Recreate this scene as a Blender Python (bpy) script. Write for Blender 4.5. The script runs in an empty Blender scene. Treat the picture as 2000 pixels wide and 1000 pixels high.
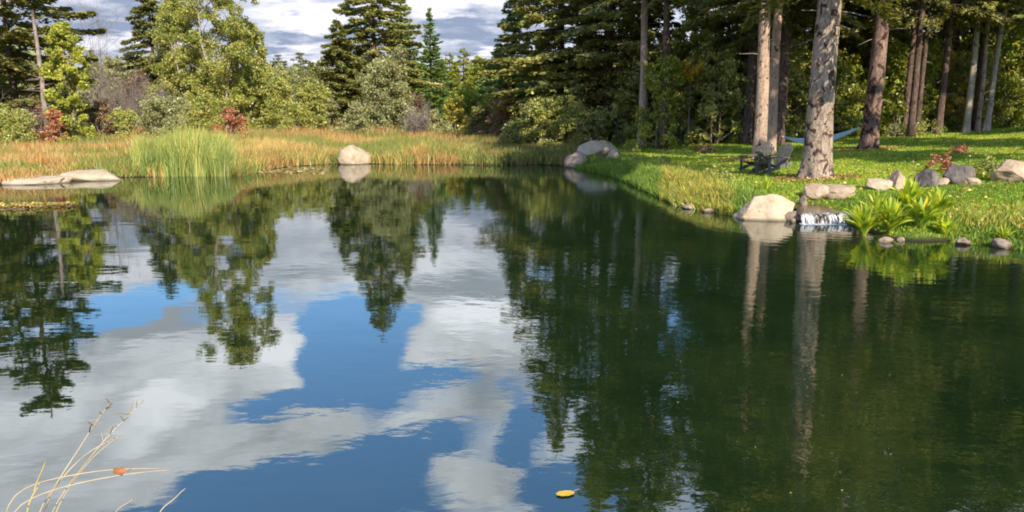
import bpy, bmesh, math, random
import numpy as np
from mathutils import Vector, noise as mn
R = math.radians
SC = bpy.context.scene
COL = SC.collection

# ------------------------------------------------------------------ camera, sky, sun, exposure
EYE, FPX, TH = 1.8, 1480.0, R(10.26)
cam = bpy.data.cameras.new('camera'); cam.lens = 36 * FPX / 2000; cam.sensor_width = 36
cam.clip_start = .05; cam.clip_end = 3000
co = bpy.data.objects.new('camera', cam); COL.objects.link(co)
co.location = (0, 0, EYE); co.rotation_euler = (R(90) - TH, 0, 0); SC.camera = co

SUN_AZ, SUN_EL = R(158), R(35)            # azimuth clockwise from +Y
sdir = Vector((math.sin(SUN_AZ) * math.cos(SUN_EL), math.cos(SUN_AZ) * math.cos(SUN_EL), math.sin(SUN_EL)))
sl = bpy.data.lights.new('sun', 'SUN'); sl.energy = 5.0; sl.angle = R(.5); sl.color = (1, .91, .74)
so = bpy.data.objects.new('sun', sl); COL.objects.link(so)
so.rotation_euler = sdir.to_track_quat('Z', 'Y').to_euler()
SC.view_settings.view_transform = 'Standard'; SC.view_settings.look = 'None'
SC.view_settings.exposure = 0.6; SC.view_settings.gamma = 1
SC.cycles.max_bounces = 7; SC.cycles.diffuse_bounces = 4; SC.cycles.glossy_bounces = 3
SC.cycles.transmission_bounces = 3; SC.cycles.transparent_max_bounces = 6
SC.cycles.caustics_reflective = False; SC.cycles.caustics_refractive = False
SC.cycles.filter_width = 1.9


def ray(px, py):
    xc = (px - 1000) / FPX; yc = (500 - py) / FPX
    return Vector((xc, math.cos(TH) + yc * math.sin(TH), -math.sin(TH) + yc * math.cos(TH)))


class NT:
    """small helper for writing node trees"""
    def __init__(s, tree): s.t = tree; s.t.nodes.clear()
    def n(s, typ, **kw):
        x = s.t.nodes.new(typ)
        for k, v in kw.items(): setattr(x, k, v)
        return x
    def put(s, sock, v):
        if isinstance(v, bpy.types.NodeSocket): s.t.links.new(v, sock)
        elif v is not None: sock.default_value = v
    def m(s, op, a, b=None, c=None, clamp=False):
        x = s.n('ShaderNodeMath', operation=op, use_clamp=clamp)
        for i, v in enumerate((a, b, c)): s.put(x.inputs[i], v) if v is not None else None
        return x.outputs[0]
    def v(s, op, a, b=None, scale=None):
        x = s.n('ShaderNodeVectorMath', operation=op)
        s.put(x.inputs[0], a)
        if b is not None: s.put(x.inputs[1], b)
        if scale is not None: s.put(x.inputs['Scale'], scale)
        return x.outputs['Value'] if op in ('LENGTH', 'DOT_PRODUCT', 'DISTANCE') else x.outputs[0]
    def noise(s, vec, scale, detail=4, rough=.55, dist=0, col=False):
        x = s.n('ShaderNodeTexNoise')
        s.put(x.inputs['Vector'], vec); x.inputs['Scale'].default_value = scale
        x.inputs['Detail'].default_value = detail; x.inputs['Roughness'].default_value = rough
        x.inputs['Distortion'].default_value = dist
        return x.outputs['Color' if col else 'Fac']
    def rng(s, v, a, b, c=0., d=1., smooth=True):
        x = s.n('ShaderNodeMapRange', interpolation_type='SMOOTHSTEP' if smooth else 'LINEAR')
        for i, q in enumerate((v, a, b, c, d)): s.put(x.inputs[i], q)
        return x.outputs[0]
    def mix(s, f, a, b, mode='MIX'):
        x = s.n('ShaderNodeMix', data_type='RGBA', blend_type=mode)
        s.put(x.inputs[0], f); s.put(x.inputs[6], c4(a)); s.put(x.inputs[7], c4(b))
        return x.outputs[2]
    def ramp(s, f, stops):
        x = s.n('ShaderNodeValToRGB'); s.put(x.inputs[0], f); e = x.color_ramp.elements
        while len(e) < len(stops): e.new(.5)
        for q, (p, c) in zip(e, stops): q.position = p; q.color = c4(c)
        return x.outputs[0]


def c4(c):
    return (*c, 1) if isinstance(c, tuple) and len(c) == 3 else c


W = bpy.data.worlds.new('World'); SC.world = W; W.use_nodes = True
def build_world():
    t = NT(W.node_tree)
    tc = t.n('ShaderNodeTexCoord').outputs['Generated']
    xyz = t.n('ShaderNodeSeparateXYZ'); t.put(xyz.inputs[0], tc)
    x, y, z = xyz.outputs
    el = t.m('MULTIPLY', t.m('ARCSINE', z), 57.2958); az = t.m('MULTIPLY', t.m('ARCTAN2', x, y), 57.2958)
    # flat-layer coordinates: clouds shrink and flatten towards the horizon as real layers do
    zz = t.m('ADD', t.m('MAXIMUM', z, 0.0), .10)
    q = t.n('ShaderNodeCombineXYZ'); t.put(q.inputs[0], t.m('DIVIDE', x, zz)); t.put(q.inputs[1], t.m('DIVIDE', y, zz))
    q = q.outputs[0]
    w1 = t.v('SUBTRACT', t.noise(q, 1.1, 5, .62, col=True), (.5, .5, .5))
    w2 = t.v('SUBTRACT', t.noise(q, 5.0, 4, .6, col=True), (.5, .5, .5))
    p = t.n('ShaderNodeCombineXYZ'); t.put(p.inputs[0], az); t.put(p.inputs[1], el); p = p.outputs[0]
    p = t.v('ADD', p, t.v('MULTIPLY', w1, (13, 7, 0)))
    p = t.v('ADD', p, t.v('MULTIPLY', w2, (3.2, 2.0, 0)))
    def azel(px, py):
        d = ray(px, py); return math.degrees(math.atan2(d.x, d.y)), abs(math.degrees(math.atan2(d.z, math.hypot(d.x, d.y))))
    def blobs(lst, start):
        acc = start
        for (px, py, rx, ry, rot, amp) in lst:
            a, e = azel(px, py); k = 1 / 26.
            mp = t.n('ShaderNodeMapping', vector_type='TEXTURE'); t.put(mp.inputs[0], p)
            mp.inputs['Location'].default_value = (a, e, 0)
            mp.inputs['Rotation'].default_value = (0, 0, R(rot if py < 232 else -rot))
            mp.inputs['Scale'].default_value = (rx * k, ry * k, 1)
            acc = t.m('ADD', acc, t.rng(t.v('LENGTH', mp.outputs[0]), 1.25, .25, 0., amp))
        return acc
    f = t.noise(q, 1.7, 6, .6)
    f = t.m('MULTIPLY_ADD', f, 1.5, -.55)
    f = t.m('ADD', f, t.rng(el, 30., 50., 0., -.55)); f = t.m('ADD', f, t.rng(y, -.2, .3, -.15, 0.))
    f = t.m('ADD', f, t.rng(el, 11., 5., 0., .5))
    F = blobs([(690, 690, 115, 85, 0, -1.5), (560, 770, 150, 34, 8, -1.2), (300, 608, 150, 30, 14, -1.2), (640, 630, 60, 28, 0, -.7),
               (800, 632, 48, 26, 0, -.8), (855, 715, 88, 26, 0, -.9), (430, 985, 260, 50, 5, -1.3), (740, 900, 190, 65, 20, -1.0),
               (780, 980, 200, 60, 0, -.6), (1020, 835, 55, 70, 0, -.8), (1130, 955, 110, 70, 0, -.9), (1330, 620, 80, 90, 0, -.9),
               (1000, 740, 30, 30, 0, -.2), (1800, 600, 80, 80, 0, -.6),
               (230, 530, 260, 62, 0, 1.0), (420, 690, 210, 62, 0, 1.2), (200, 780, 330, 95, 0, 1.2), (520, 850, 180, 50, 8, .75),
               (920, 620, 150, 90, 0, 1.1), (920, 950, 120, 60, 0, .55), (850, 800, 190, 30, 5, .35), (600, 500, 220, 70, 0, .7),
               (900, 480, 200, 60, 0, .7), (120, 950, 200, 60, 0, .6)], f)
    dens = t.rng(F, -.14, .42)
    b = t.m('MULTIPLY_ADD', t.noise(q, 2.6, 6, .6, .4), 2.3, -.70)
    B = blobs([(250, 540, 150, 45, 0, .5), (290, 640, 180, 40, 0, -.6), (560, 700, 110, 60, 0, .35), (340, 810, 150, 35, 30, .5),
               (910, 575, 150, 38, 0, -.75), (940, 635, 130, 30, 0, .6), (880, 500, 130, 35, 0, .5), (620, 490, 90, 30, 0, .25), (100, 800, 120, 60, 0, .1),
               (600, 20, 130, 28, 0, .9), (860, 15, 110, 22, 0, .9), (190, 50, 170, 45, 0, -.5), (560, 70, 150, 22, 0, -.45),
               (900, 65, 130, 26, 0, -.5), (950, 90, 60, 14, 0, .6), (560, 105, 80, 18, 0, .35), (250, 98, 90, 14, 0, .4)], b)
    B = t.m('MINIMUM', t.m('MAXIMUM', B, 0.), 1.)
    lowf = t.rng(el, 8., 14.)
    dark = t.mix(lowf, (.22, .27, .38), (.52, .55, .61))
    lite = t.mix(lowf, (.74, .74, .80), (1.50, 1.50, 1.55))
    cloud = t.mix(B, dark, lite)
    high = t.m('MULTIPLY_ADD', t.rng(el, 28., 60.), -.6, 1.)
    cloud = t.mix(1., cloud, t.mix(high, (0, 0, 0), (1, 1, 1)), 'MULTIPLY')
    sky = t.n('ShaderNodeTexSky', sky_type='NISHITA'); sky.sun_disc = False
    sky.sun_elevation = SUN_EL; sky.sun_rotation = SUN_AZ; sky.air_density = 1.0; sky.dust_density = .3; sky.ozone_density = 2.5
    bs = t.n('ShaderNodeBackground'); t.put(bs.inputs[0], t.mix(1., sky.outputs[0], (.80, 1.02, 1.18), 'MULTIPLY')); bs.inputs[1].default_value = .15
    bc = t.n('ShaderNodeBackground'); t.put(bc.inputs[0], cloud); bc.inputs[1].default_value = 1
    ms = t.n('ShaderNodeMixShader'); t.put(ms.inputs[0], dens); t.put(ms.inputs[1], bs.outputs[0]); t.put(ms.inputs[2], bc.outputs[0])
    t.put(t.n('ShaderNodeOutputWorld').inputs[0], ms.outputs[0])
build_world()


# ------------------------------------------------------------------ helpers
def link(o, parent=None):
    COL.objects.link(o)
    if parent is not None: o.parent = parent
    return o


def tag(o, label=None, cat=None, group=None, kind=None):
    if label: o['label'] = label
    if cat: o['category'] = cat
    if group: o['group'] = group
    if kind: o['kind'] = kind
    return o


def empty(name, loc, rz=0):
    o = bpy.data.objects.new(name, None); o.location = loc; o.rotation_euler = (0, 0, rz); o.empty_display_size = .2
    return link(o)


def copy_tree(o, parent=None):
    c = o.copy(); link(c, parent)
    for ch in list(o.children): copy_tree(ch, c)
    return c


def newmesh(name, V, loops, starts, totals, mat, parent=None, smooth=False, fcol=None):
    me = bpy.data.meshes.new(name)
    me.vertices.add(len(V)); me.vertices.foreach_set('co', np.asarray(V, np.float32).ravel())
    me.loops.add(len(loops)); me.loops.foreach_set('vertex_index', np.asarray(loops, np.int32))
    me.polygons.add(len(starts)); me.polygons.foreach_set('loop_start', np.asarray(starts, np.int32))
    me.update(calc_edges=True)
    if smooth: me.polygons.foreach_set('use_smooth', np.ones(len(starts), bool))
    if fcol is not None:
        at = me.attributes.new('tint', 'FLOAT_VECTOR', 'FACE'); at.data.foreach_set('vector', np.asarray(fcol, np.float32).ravel())
    me.materials.append(mat); me.validate()
    return link(bpy.data.objects.new(name, me), parent)


def quads(name, V, F, mat, parent=None, smooth=True, fcol=None):
    F = np.asarray(F, np.int32); k = F.shape[1]; n = len(F)
    return newmesh(name, V, F.ravel(), np.arange(n) * k, np.full(n, k), mat, parent, smooth, fcol)


def unit(a):
    return a / np.maximum(np.linalg.norm(a, axis=-1, keepdims=True), 1e-9)


class Tubes:
    """tapered tubes through point lists, joined in one mesh"""
    def __init__(s): s.V = []; s.F = []; s.n = 0; s.U = []
    def add(s, pts, rad, sides=6, wob=0, rng=None, cap=True):
        P = np.asarray(pts, float); r = np.asarray(rad, float) * np.ones(len(P)); k = len(P)
        T = unit(np.gradient(P, axis=0))
        ref = np.array([0, 0, 1.]) if abs(T[:, 2]).mean() < .8 else np.array([1., 0, 0])
        A = unit(np.cross(T, ref)); B = np.cross(T, A)
        a = np.arange(sides) * 2 * np.pi / sides
        rr = r[:, None] * np.ones((1, sides))
        if wob and rng is not None: rr = rr * (1 + wob * rng.normal(size=rr.shape))
        V = P[:, None] + rr[..., None] * (np.cos(a)[None, :, None] * A[:, None] + np.sin(a)[None, :, None] * B[:, None])
        i = np.arange(k - 1)[:, None] * sides; j = np.arange(sides)[None]; j2 = (j + 1) % sides
        F = np.stack([i + j, i + sides + j, i + sides + j2, i + j2], -1).reshape(-1, 4)
        s.V.append(V.reshape(-1, 3)); s.F.append(F + s.n); s.n += k * sides
        if cap:
            for q, o in ((0, 0), (k - 1, (k - 1) * sides)):
                s.V.append(P[q][None]); j = np.arange(sides); c = np.full(sides, s.n)
                s.F.append(np.stack([o + s.n0(k, sides) + j, o + s.n0(k, sides) + (j + 1) % sides, c, c], -1)); s.n += 1
                s._k = getattr(s, '_k', 0)
    def n0(s, k, sides):
        # start index of the tube being capped
        tot = sum(len(v) for v in s.V); caps = 0
        for v in reversed(s.V):
            if len(v) == 1: caps += 1
            else: break
        return tot - caps - k * sides
    def build(s, name, mat, parent=None, smooth=True):
        V = np.concatenate(s.V); F = np.concatenate(s.F)
        loops = []; starts = []; tot = 0
        tri = F[:, 2] == F[:, 3]
        loops = np.where(tri[:, None], np.concatenate([F[:, :3], np.full((len(F), 1), -1)], 1), F).ravel(); loops = loops[loops >= 0]
        tots = np.where(tri, 3, 4); starts = np.concatenate([[0], np.cumsum(tots)[:-1]])
        return newmesh(name, V, loops, starts, tots, mat, parent, smooth)


def leaves(name, C, A, B, L, Wd, colr, mat, parent=None, bend=0.0):
    """one mesh of many leaf-sized faces: centre C, long axis A, side axis B"""
    n = len(C); A = unit(A); B = unit(B - (B * A).sum(1, keepdims=True) * A); N = np.cross(A, B)
    L = (L * np.ones(n))[:, None]; Wd = (Wd * np.ones(n))[:, None]
    V = np.stack([C - A * L * .5, C + B * Wd * .5 - A * L * .08, C + A * L * .5 - N * L * bend, C - B * Wd * .5 - A * L * .08], 1).reshape(-1, 3)
    return quads(name, V, np.arange(4 * n).reshape(-1, 4), mat, parent, False, colr)


def tint(rng, n, pal, var=.15):
    """per leaf colours: each leaf takes a place on a palette, with variation"""
    pal = np.array(pal, float)
    t = rng.random(n) * (len(pal) - 1) if np.isscalar(n) else n * (len(pal) - 1)
    m = len(t); i = np.minimum(t.astype(int), len(pal) - 2); f = (t - i)[:, None]
    c = pal[i] * (1 - f) + pal[i + 1] * f
    return 1.2 * c * (1 + var * rng.normal(size=(m, 1))).clip(.4, 1.8) * (1 + .06 * rng.normal(size=(m, 3)))


# ------------------------------------------------------------------ materials
def newmat(name):
    m = bpy.data.materials.new(name); m.use_nodes = True
    return m, NT(m.node_tree)


def foliage_mat(name, trans=.35, gloss=.04, rough=.45):
    m, t = newmat(name)
    a = t.n('ShaderNodeAttribute', attribute_name='tint').outputs['Vector']
    d = t.n('ShaderNodeBsdfDiffuse'); t.put(d.inputs[0], a)
    tr = t.n('ShaderNodeBsdfTranslucent'); t.put(tr.inputs[0], t.v('MULTIPLY', a, (1.25, 1.2, .55)))
    g = t.n('ShaderNodeBsdfGlossy'); g.inputs[1].default_value = rough; g.inputs[0].default_value = (.9, .9, .9, 1)
    x = t.n('ShaderNodeMixShader'); x.inputs[0].default_value = trans; t.put(x.inputs[1], d.outputs[0]); t.put(x.inputs[2], tr.outputs[0])
    y = t.n('ShaderNodeMixShader'); y.inputs[0].default_value = gloss; t.put(y.inputs[1], x.outputs[0]); t.put(y.inputs[2], g.outputs[0])
    t.put(t.n('ShaderNodeOutputMaterial').inputs[0], y.outputs[0])
    return m


def prin(t, col, rough=.8, spec=.3, bump=None, bs=.5, bd=.02, **kw):
    p = t.n('ShaderNodeBsdfPrincipled'); t.put(p.inputs['Base Color'], c4(col)); t.put(p.inputs['Roughness'], rough)
    p.inputs['Specular IOR Level'].default_value = spec
    if bump is not None:
        b = t.n('ShaderNodeBump'); b.inputs['Strength'].default_value = bs; b.inputs['Distance'].default_value = bd
        t.put(b.inputs['Height'], bump); t.put(p.inputs['Normal'], b.outputs[0])
    t.put(t.n('ShaderNodeOutputMaterial').inputs[0], p.outputs[0])
    return p


def bark_mat(name, stops, sc=1., patch=(.1, .07, .06), patch_at=.64, stretch=.35):
    m, t = newmat(name); o = t.n('ShaderNodeTexCoord').outputs['Object']
    v = t.v('MULTIPLY', o, (1, 1, stretch))
    n1 = t.noise(v, 9 * sc, 6, .65); n2 = t.noise(t.v('MULTIPLY', o, (1, 1, .8)), 5.5 * sc, 4, .55, 1.0); n3 = t.noise(v, 38 * sc, 4, .6)
    vo = t.n('ShaderNodeTexVoronoi', feature='DISTANCE_TO_EDGE'); t.put(vo.inputs['Vector'], t.v('ADD', v, t.v('MULTIPLY', t.noise(o, 6, 3, col=True), (.12, .12, .12)))); vo.inputs['Scale'].default_value = 13 * sc
    crack = t.rng(vo.outputs[0], .0, .09)
    c = t.ramp(t.m('MULTIPLY_ADD', n1, .8, t.m('MULTIPLY', n3, .25)), stops)
    c = t.mix(t.rng(n2, patch_at - .03, patch_at + .04), c, patch)
    c = t.mix(t.m('MULTIPLY_ADD', crack, -.45, .45), c, tuple(q * .55 for q in patch))
    h = t.m('ADD', t.m('MULTIPLY', crack, .5), t.m('MULTIPLY', n3, .5))
    prin(t, c, .92, .15, h, .8, .02)
    return m


def flat_mat(name, a, b, sc=8, rough=.8, spec=.3, bs=.4, bd=.01, stretch=(1, 1, 1)):
    m, t = newmat(name); o = t.n('ShaderNodeTexCoord').outputs['Object']
    n1 = t.noise(t.v('MULTIPLY', o, stretch), sc, 6, .6)
    prin(t, t.mix(t.rng(n1, .3, .7), a, b), rough, spec, n1, bs, bd)
    return m


def rock_mat(name, base, dark, light, lichen=(.16, .17, .10), amt=.6):
    m, t = newmat(name); o = t.n('ShaderNodeTexCoord').outputs['Object']
    n1 = t.noise(o, 3.2, 8, .65); n2 = t.noise(o, 22, 6, .7); n3 = t.noise(o, 1.7, 5, .6, 1.2)
    c = t.ramp(n1, [(.28, dark), (.45, base), (.7, light)])
    c = t.mix(t.m('MULTIPLY', t.rng(n2, .50, .66), .45), c, dark)
    c = t.mix(t.m('MULTIPLY', t.rng(n3, amt, amt + .1), .7), c, lichen)
    # the wet, algae-dark line just above the pond
    z = t.n('ShaderNodeSeparateXYZ'); t.put(z.inputs[0], t.n('ShaderNodeNewGeometry').outputs['Position'])
    wet = t.rng(t.m('ADD', z.outputs[2], t.m('MULTIPLY', n2, .04)), .075, .03)
    c = t.mix(t.m('MULTIPLY', wet, .65), c, (.05, .042, .028))
    prin(t, c, .88, .25, t.m('ADD', t.m('MULTIPLY', n1, .7), t.m('MULTIPLY', n2, .3)), .7, .05)
    return m


M_leaf = foliage_mat('leaf')
M_needle = foliage_mat('needles', .28, .05, .5)
M_grass = foliage_mat('grass_blade', .4, .03)
M_broad = foliage_mat('broad_leaf', .45, .03, .6)
B_grey = bark_mat('bark_grey', [(.3, (.17, .115, .085)), (.52, (.36, .265, .20)), (.75, (.54, .43, .34))], .8, (.075, .045, .035), .565)
B_pink = bark_mat('bark_pink', [(.3, (.24, .15, .11)), (.5, (.46, .32, .24)), (.75, (.62, .46, .34))], 1.0, (.12, .07, .05), .62)
B_dark = bark_mat('bark_dark', [(.3, (.07, .045, .035)), (.55, (.14, .09, .07)), (.8, (.27, .19, .15))], .9, (.04, .027, .022), .60)
B_red = bark_mat('bark_red', [(.3, (.09, .05, .04)), (.5, (.2, .125, .10)), (.75, (.42, .28, .22))], .7, (.045, .025, .02), .535)
B_birch = bark_mat('bark_birch', [(.3, (.22, .18, .14)), (.5, (.44, .37, .29)), (.75, (.64, .58, .48))], 1, (.05, .045, .04), .64, 3.)
B_twig = flat_mat('twig', (.16, .12, .10), (.30, .25, .22), 3)
B_twigred = flat_mat('twig_brown', (.13, .07, .05), (.24, .15, .11), 3)
B_dead = flat_mat('dead_wood', (.20, .15, .125), (.36, .29, .25), 4)


# ------------------------------------------------------------------ the lie of the land
def wpt(px, py):
    d = ray(px, py); k = -EYE / d.z
    return (d.x * k, d.y * k)


SHORE = [wpt(*p) for p in [(0, 362), (60, 360), (130, 352), (235, 347), (300, 346), (400, 343), (470, 344), (560, 327), (640, 321), (700, 320), (800, 322), (900, 322),
                           (980, 324), (1060, 322), (1110, 325), (1150, 332), (1200, 345), (1250, 366), (1290, 385), (1330, 402), (1390, 413), (1450, 424), (1560, 431),
                           (1620, 436), (1670, 446), (1720, 466), (1800, 474), (1860, 472), (1930, 478), (2000, 488)]]
SHORE = [(-60, 16), (-30, 21)] + SHORE + [(8.2, 9.9), (10.5, 7.5), (12.5, 4), (12, .5), (8, 1.2), (4, 2.0), (0, 2.15), (-4, 2.0), (-9, 3), (-20, 2), (-60, -2)]
SH = np.array(SHORE)


def sdist(x, y):
    """distance to the shoreline, positive on land"""
    x = np.asarray(x, float); y = np.asarray(y, float); best = np.full(x.shape, 1e9); ins = np.zeros(x.shape, bool)
    for i in range(len(SH)):
        a = SH[i]; b = SH[(i + 1) % len(SH)]; e = b - a
        t = (((x - a[0]) * e[0] + (y - a[1]) * e[1]) / (e @ e)).clip(0, 1)
        best = np.minimum(best, np.hypot(x - a[0] - t * e[0], y - a[1] - t * e[1]))
        c = (a[1] > y) != (b[1] > y)
        with np.errstate(divide='ignore', invalid='ignore'):
            ins ^= c & (x < (b[0] - a[0]) * (y - a[1]) / (b[1] - a[1] + 1e-12) + a[0])
    return np.where(ins, -best, best)


def ss(v, a, b):
    t = ((v - a) / (b - a)).clip(0, 1); return t * t * (3 - 2 * t)


FALL = wpt(1615, 436)
def wob(x, y):
    return (np.sin(x * .9 + 1.3 * np.sin(y * .5)) * np.cos(y * .7 + x * .23) + .5 * np.sin(x * 2.1 + y * 1.7) * np.sin(y * 2.6 - x)) * .5


def H(x, y):
    x = np.asarray(x, float); y = np.asarray(y, float)
    d = sdist(x, y) + .12 * wob(x * 2.2, y * 2.2)
    right = ss(x - .10 * y, -1.5, 1.5) * ss(y, 3, 9)
    zr = .20 * ss(d, 0, .7) + .062 * d.clip(0, 30) + .03 * wob(x, y) * ss(d, .5, 3)
    zl = .14 * ss(d, 0, .6) + .010 * d.clip(0, 40) + .03 * wob(x, y) * ss(d, .5, 3)
    zl = np.where(y < 3.2, .24 * ss(d, 0, .5), zl)
    z = np.where(d > 0, zl * (1 - right) + zr * right, np.maximum(-1.3, d * .35))
    rad = np.hypot(x, y)
    z = z + ss(rad, 95, 260) * (9 + 4 * np.sin(x * .012 + .6) + 2 * np.sin(x * .035))
    # little stream bed above the waterfall
    g = np.exp(-(((x - FALL[0] - .25) / .75) ** 2 + ((y - FALL[1] - .65) / .8) ** 2))
    z = np.where(d > -.3, z - g * (z + .05).clip(0, None) * .9, z)
    return z


def hz(x, y): return float(H(np.array([x]), np.array([y]))[0])


def hit(px, py, dmax=60):
    d = ray(px, py); D = np.arange(4, dmax, .04); k = D / d.y
    z = EYE + d.z * k - H(d.x * k, d.y * k); i = np.argmax(z < 0)
    return Vector((d.x * k[i], d.y * k[i], EYE + d.z * k[i]))


def at(px, D):
    """ground point seen in column px of the frame at distance D"""
    x = (px - 1000) / FPX * D; z = 0
    for _ in range(3):
        z = hz(x, D); x = (px - 1000) / FPX * (D * math.cos(TH) - (z - EYE) * math.sin(TH))
    return Vector((x, D, hz(x, D)))


def build_ground():
    u = np.linspace(-1, 1, 420); gx = 9 * np.sinh(u * 4.4) / np.sinh(4.4) * 45 / 1. * 1.0
    gx = np.sign(u) * (np.abs(u) * 28 + (np.abs(u) ** 6) * 480)
    v = np.linspace(0, 1, 460); gy = -30 + v * 95 + v ** 8 * 520
    X, Y = np.meshgrid(gx, gy); Z = H(X, Y)
    nx, ny = len(gx), len(gy); i = np.arange(ny - 1)[:, None] * nx + np.arange(nx - 1)[None]
    F = np.stack([i, i + 1, i + nx + 1, i + nx], -1).reshape(-1, 4)
    m, t = newmat('ground_soil'); P = t.n('ShaderNodeNewGeometry').outputs['Position']
    s = t.n('ShaderNodeSeparateXYZ'); t.put(s.inputs[0], P)
    n1 = t.noise(P, .6, 6, .6); n2 = t.noise(P, 6, 6, .65); n3 = t.noise(P, 30, 3, .6)
    lawn = t.ramp(n1, [(.3, (.10, .15, .02)), (.52, (.15, .21, .03)), (.72, (.24, .25, .05))])
    marsh = t.ramp(n1, [(.3, (.07, .07, .02)), (.55, (.14, .10, .035)), (.75, (.17, .12, .045))])
    r = t.rng(t.m('MULTIPLY_ADD', s.outputs[1], -.10, s.outputs[0]), -1.5, 2.)
    c = t.mix(r, marsh, lawn)
    c = t.mix(t.m('MULTIPLY', t.rng(n2, .4, .7), .5), c, (.06, .05, .025))
    c = t.mix(t.rng(t.m('ADD', s.outputs[2], t.m('MULTIPLY', n3, .05)), .10, .03), c, (.045, .035, .02))
    prin(t, c, .95, .1, t.m('ADD', n2, n3), .8, .06)
    o = quads('ground', np.stack([X, Y, Z], -1).reshape(-1, 3), F, m); tag(o, kind='structure')


def build_water():
    m, t = newmat('pond_water'); P = t.n('ShaderNodeNewGeometry').outputs['Position']
    s = t.n('ShaderNodeSeparateXYZ'); t.put(s.inputs[0], P)
    fx = t.v('DISTANCE', P, (FALL[0], FALL[1], 0)); near = t.rng(fx, 14., 1., 0., 1.)
    rgt = t.rng(s.outputs[0], -2.5, 3.5)
    a = t.noise(t.v('MULTIPLY', P, (.8, 1.6, 1)), 1.3, 3, .5); b = t.noise(t.v('MULTIPLY', P, (1, 1.7, 1)), 5.5, 3, .55, .3); c = t.noise(P, 17, 2, .5)
    wv = t.n('ShaderNodeTexWave', wave_type='RINGS', rings_direction='SPHERICAL'); t.put(wv.inputs[0], t.v('SUBTRACT', P, (FALL[0], FALL[1], 0)))
    wv.inputs['Scale'].default_value = 1.1; wv.inputs['Distortion'].default_value = 3.5; wv.inputs['Detail'].default_value = 2; wv.inputs['Detail Scale'].default_value = 1.4
    h = t.m('MULTIPLY', a, .20)
    h = t.m('ADD', h, t.m('MULTIPLY', b, t.m('MULTIPLY_ADD', rgt, .12, .020)))
    h = t.m('ADD', h, t.m('MULTIPLY', c, t.m('MULTIPLY_ADD', near, .035, .004)))
    h = t.m('ADD', h, t.m('MULTIPLY', wv.outputs['Fac'], t.m('MULTIPLY_ADD', near, .05, .0)))
    bp = t.n('ShaderNodeBump'); bp.inputs['Strength'].default_value = 1; bp.inputs['Distance'].default_value = .010; t.put(bp.inputs['Height'], h)
    dn = t.noise(P, .8, 4, .6)
    body = t.ramp(dn, [(.3, (.005, .015, .005)), (.55, (.010, .022, .007)), (.8, (.020, .030, .009))])
    d = t.n('ShaderNodeBsdfDiffuse'); t.put(d.inputs[0], body)
    g = t.n('ShaderNodeBsdfGlossy'); g.inputs[1].default_value = .012; g.inputs[0].default_value = (.93, .97, 1, 1); t.put(g.inputs['Normal'], bp.outputs[0])
    fr = t.n('ShaderNodeFresnel'); fr.inputs[0].default_value = 3.0; t.put(fr.inputs[1], bp.outputs[0])
    x = t.n('ShaderNodeMixShader'); t.put(x.inputs[0], fr.outputs[0]); t.put(x.inputs[1], d.outputs[0]); t.put(x.inputs[2], g.outputs[0])
    t.put(t.n('ShaderNodeOutputMaterial').inputs[0], x.outputs[0])
    V = [(-70, -4, 0), (14, -4, 0), (14, 40, 0), (-70, 40, 0)]
    tag(quads('pond_water', V, [(0, 1, 2, 3)], m, smooth=False), kind='structure')


build_ground(); build_water()


# ------------------------------------------------------------------ trees
P_SPRUCE = [(.11, .125, .035), (.25, .25, .07), (.40, .36, .115)]
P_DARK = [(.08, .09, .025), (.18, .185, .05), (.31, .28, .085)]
P_FRESH = [(.10, .17, .04), (.19, .27, .07), (.28, .33, .10)]
P_BIRCH = [(.13, .17, .035), (.24, .27, .055), (.38, .36, .09), (.42, .34, .06)]
P_YELGR = [(.14, .19, .02), (.26, .29, .03), (.40, .38, .05)]
P_OLIVE = [(.16, .18, .045), (.32, .33, .08), (.48, .43, .12)]
P_GREYG = [(.16, .17, .08), (.28, .28, .12), (.42, .40, .18)]
P_BROWN = [(.13, .08, .05), (.22, .14, .08), (.30, .20, .10)]
P_RED = [(.24, .09, .05), (.42, .17, .09), (.36, .25, .10)]
P_GOLD = [(.35, .27, .03), (.60, .42, .04), (.75, .50, .06)]
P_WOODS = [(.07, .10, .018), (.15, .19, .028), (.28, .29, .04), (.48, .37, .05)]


def trunk_tube(T, rng, Hh, r0, lean=(0, 0), crook=.02, sides=8, flare=1.5, top=.12, n=None):
    n = n or max(8, int(Hh * 1.5)); t = np.linspace(0, 1, n)
    w = np.cumsum(rng.normal(size=(n, 2)), 0) * crook * Hh / n; w -= w[0]
    P = np.stack([lean[0] * Hh * t + w[:, 0], lean[1] * Hh * t + w[:, 1], Hh * t - .15 * (t == 0)], 1)
    r = r0 * ((1 - t) ** .8 * (1 - top) + top) * (1 + (flare - 1) * np.exp(-t * Hh / .35))
    T.add(P, r, sides, .03, rng)
    return P, r


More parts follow.
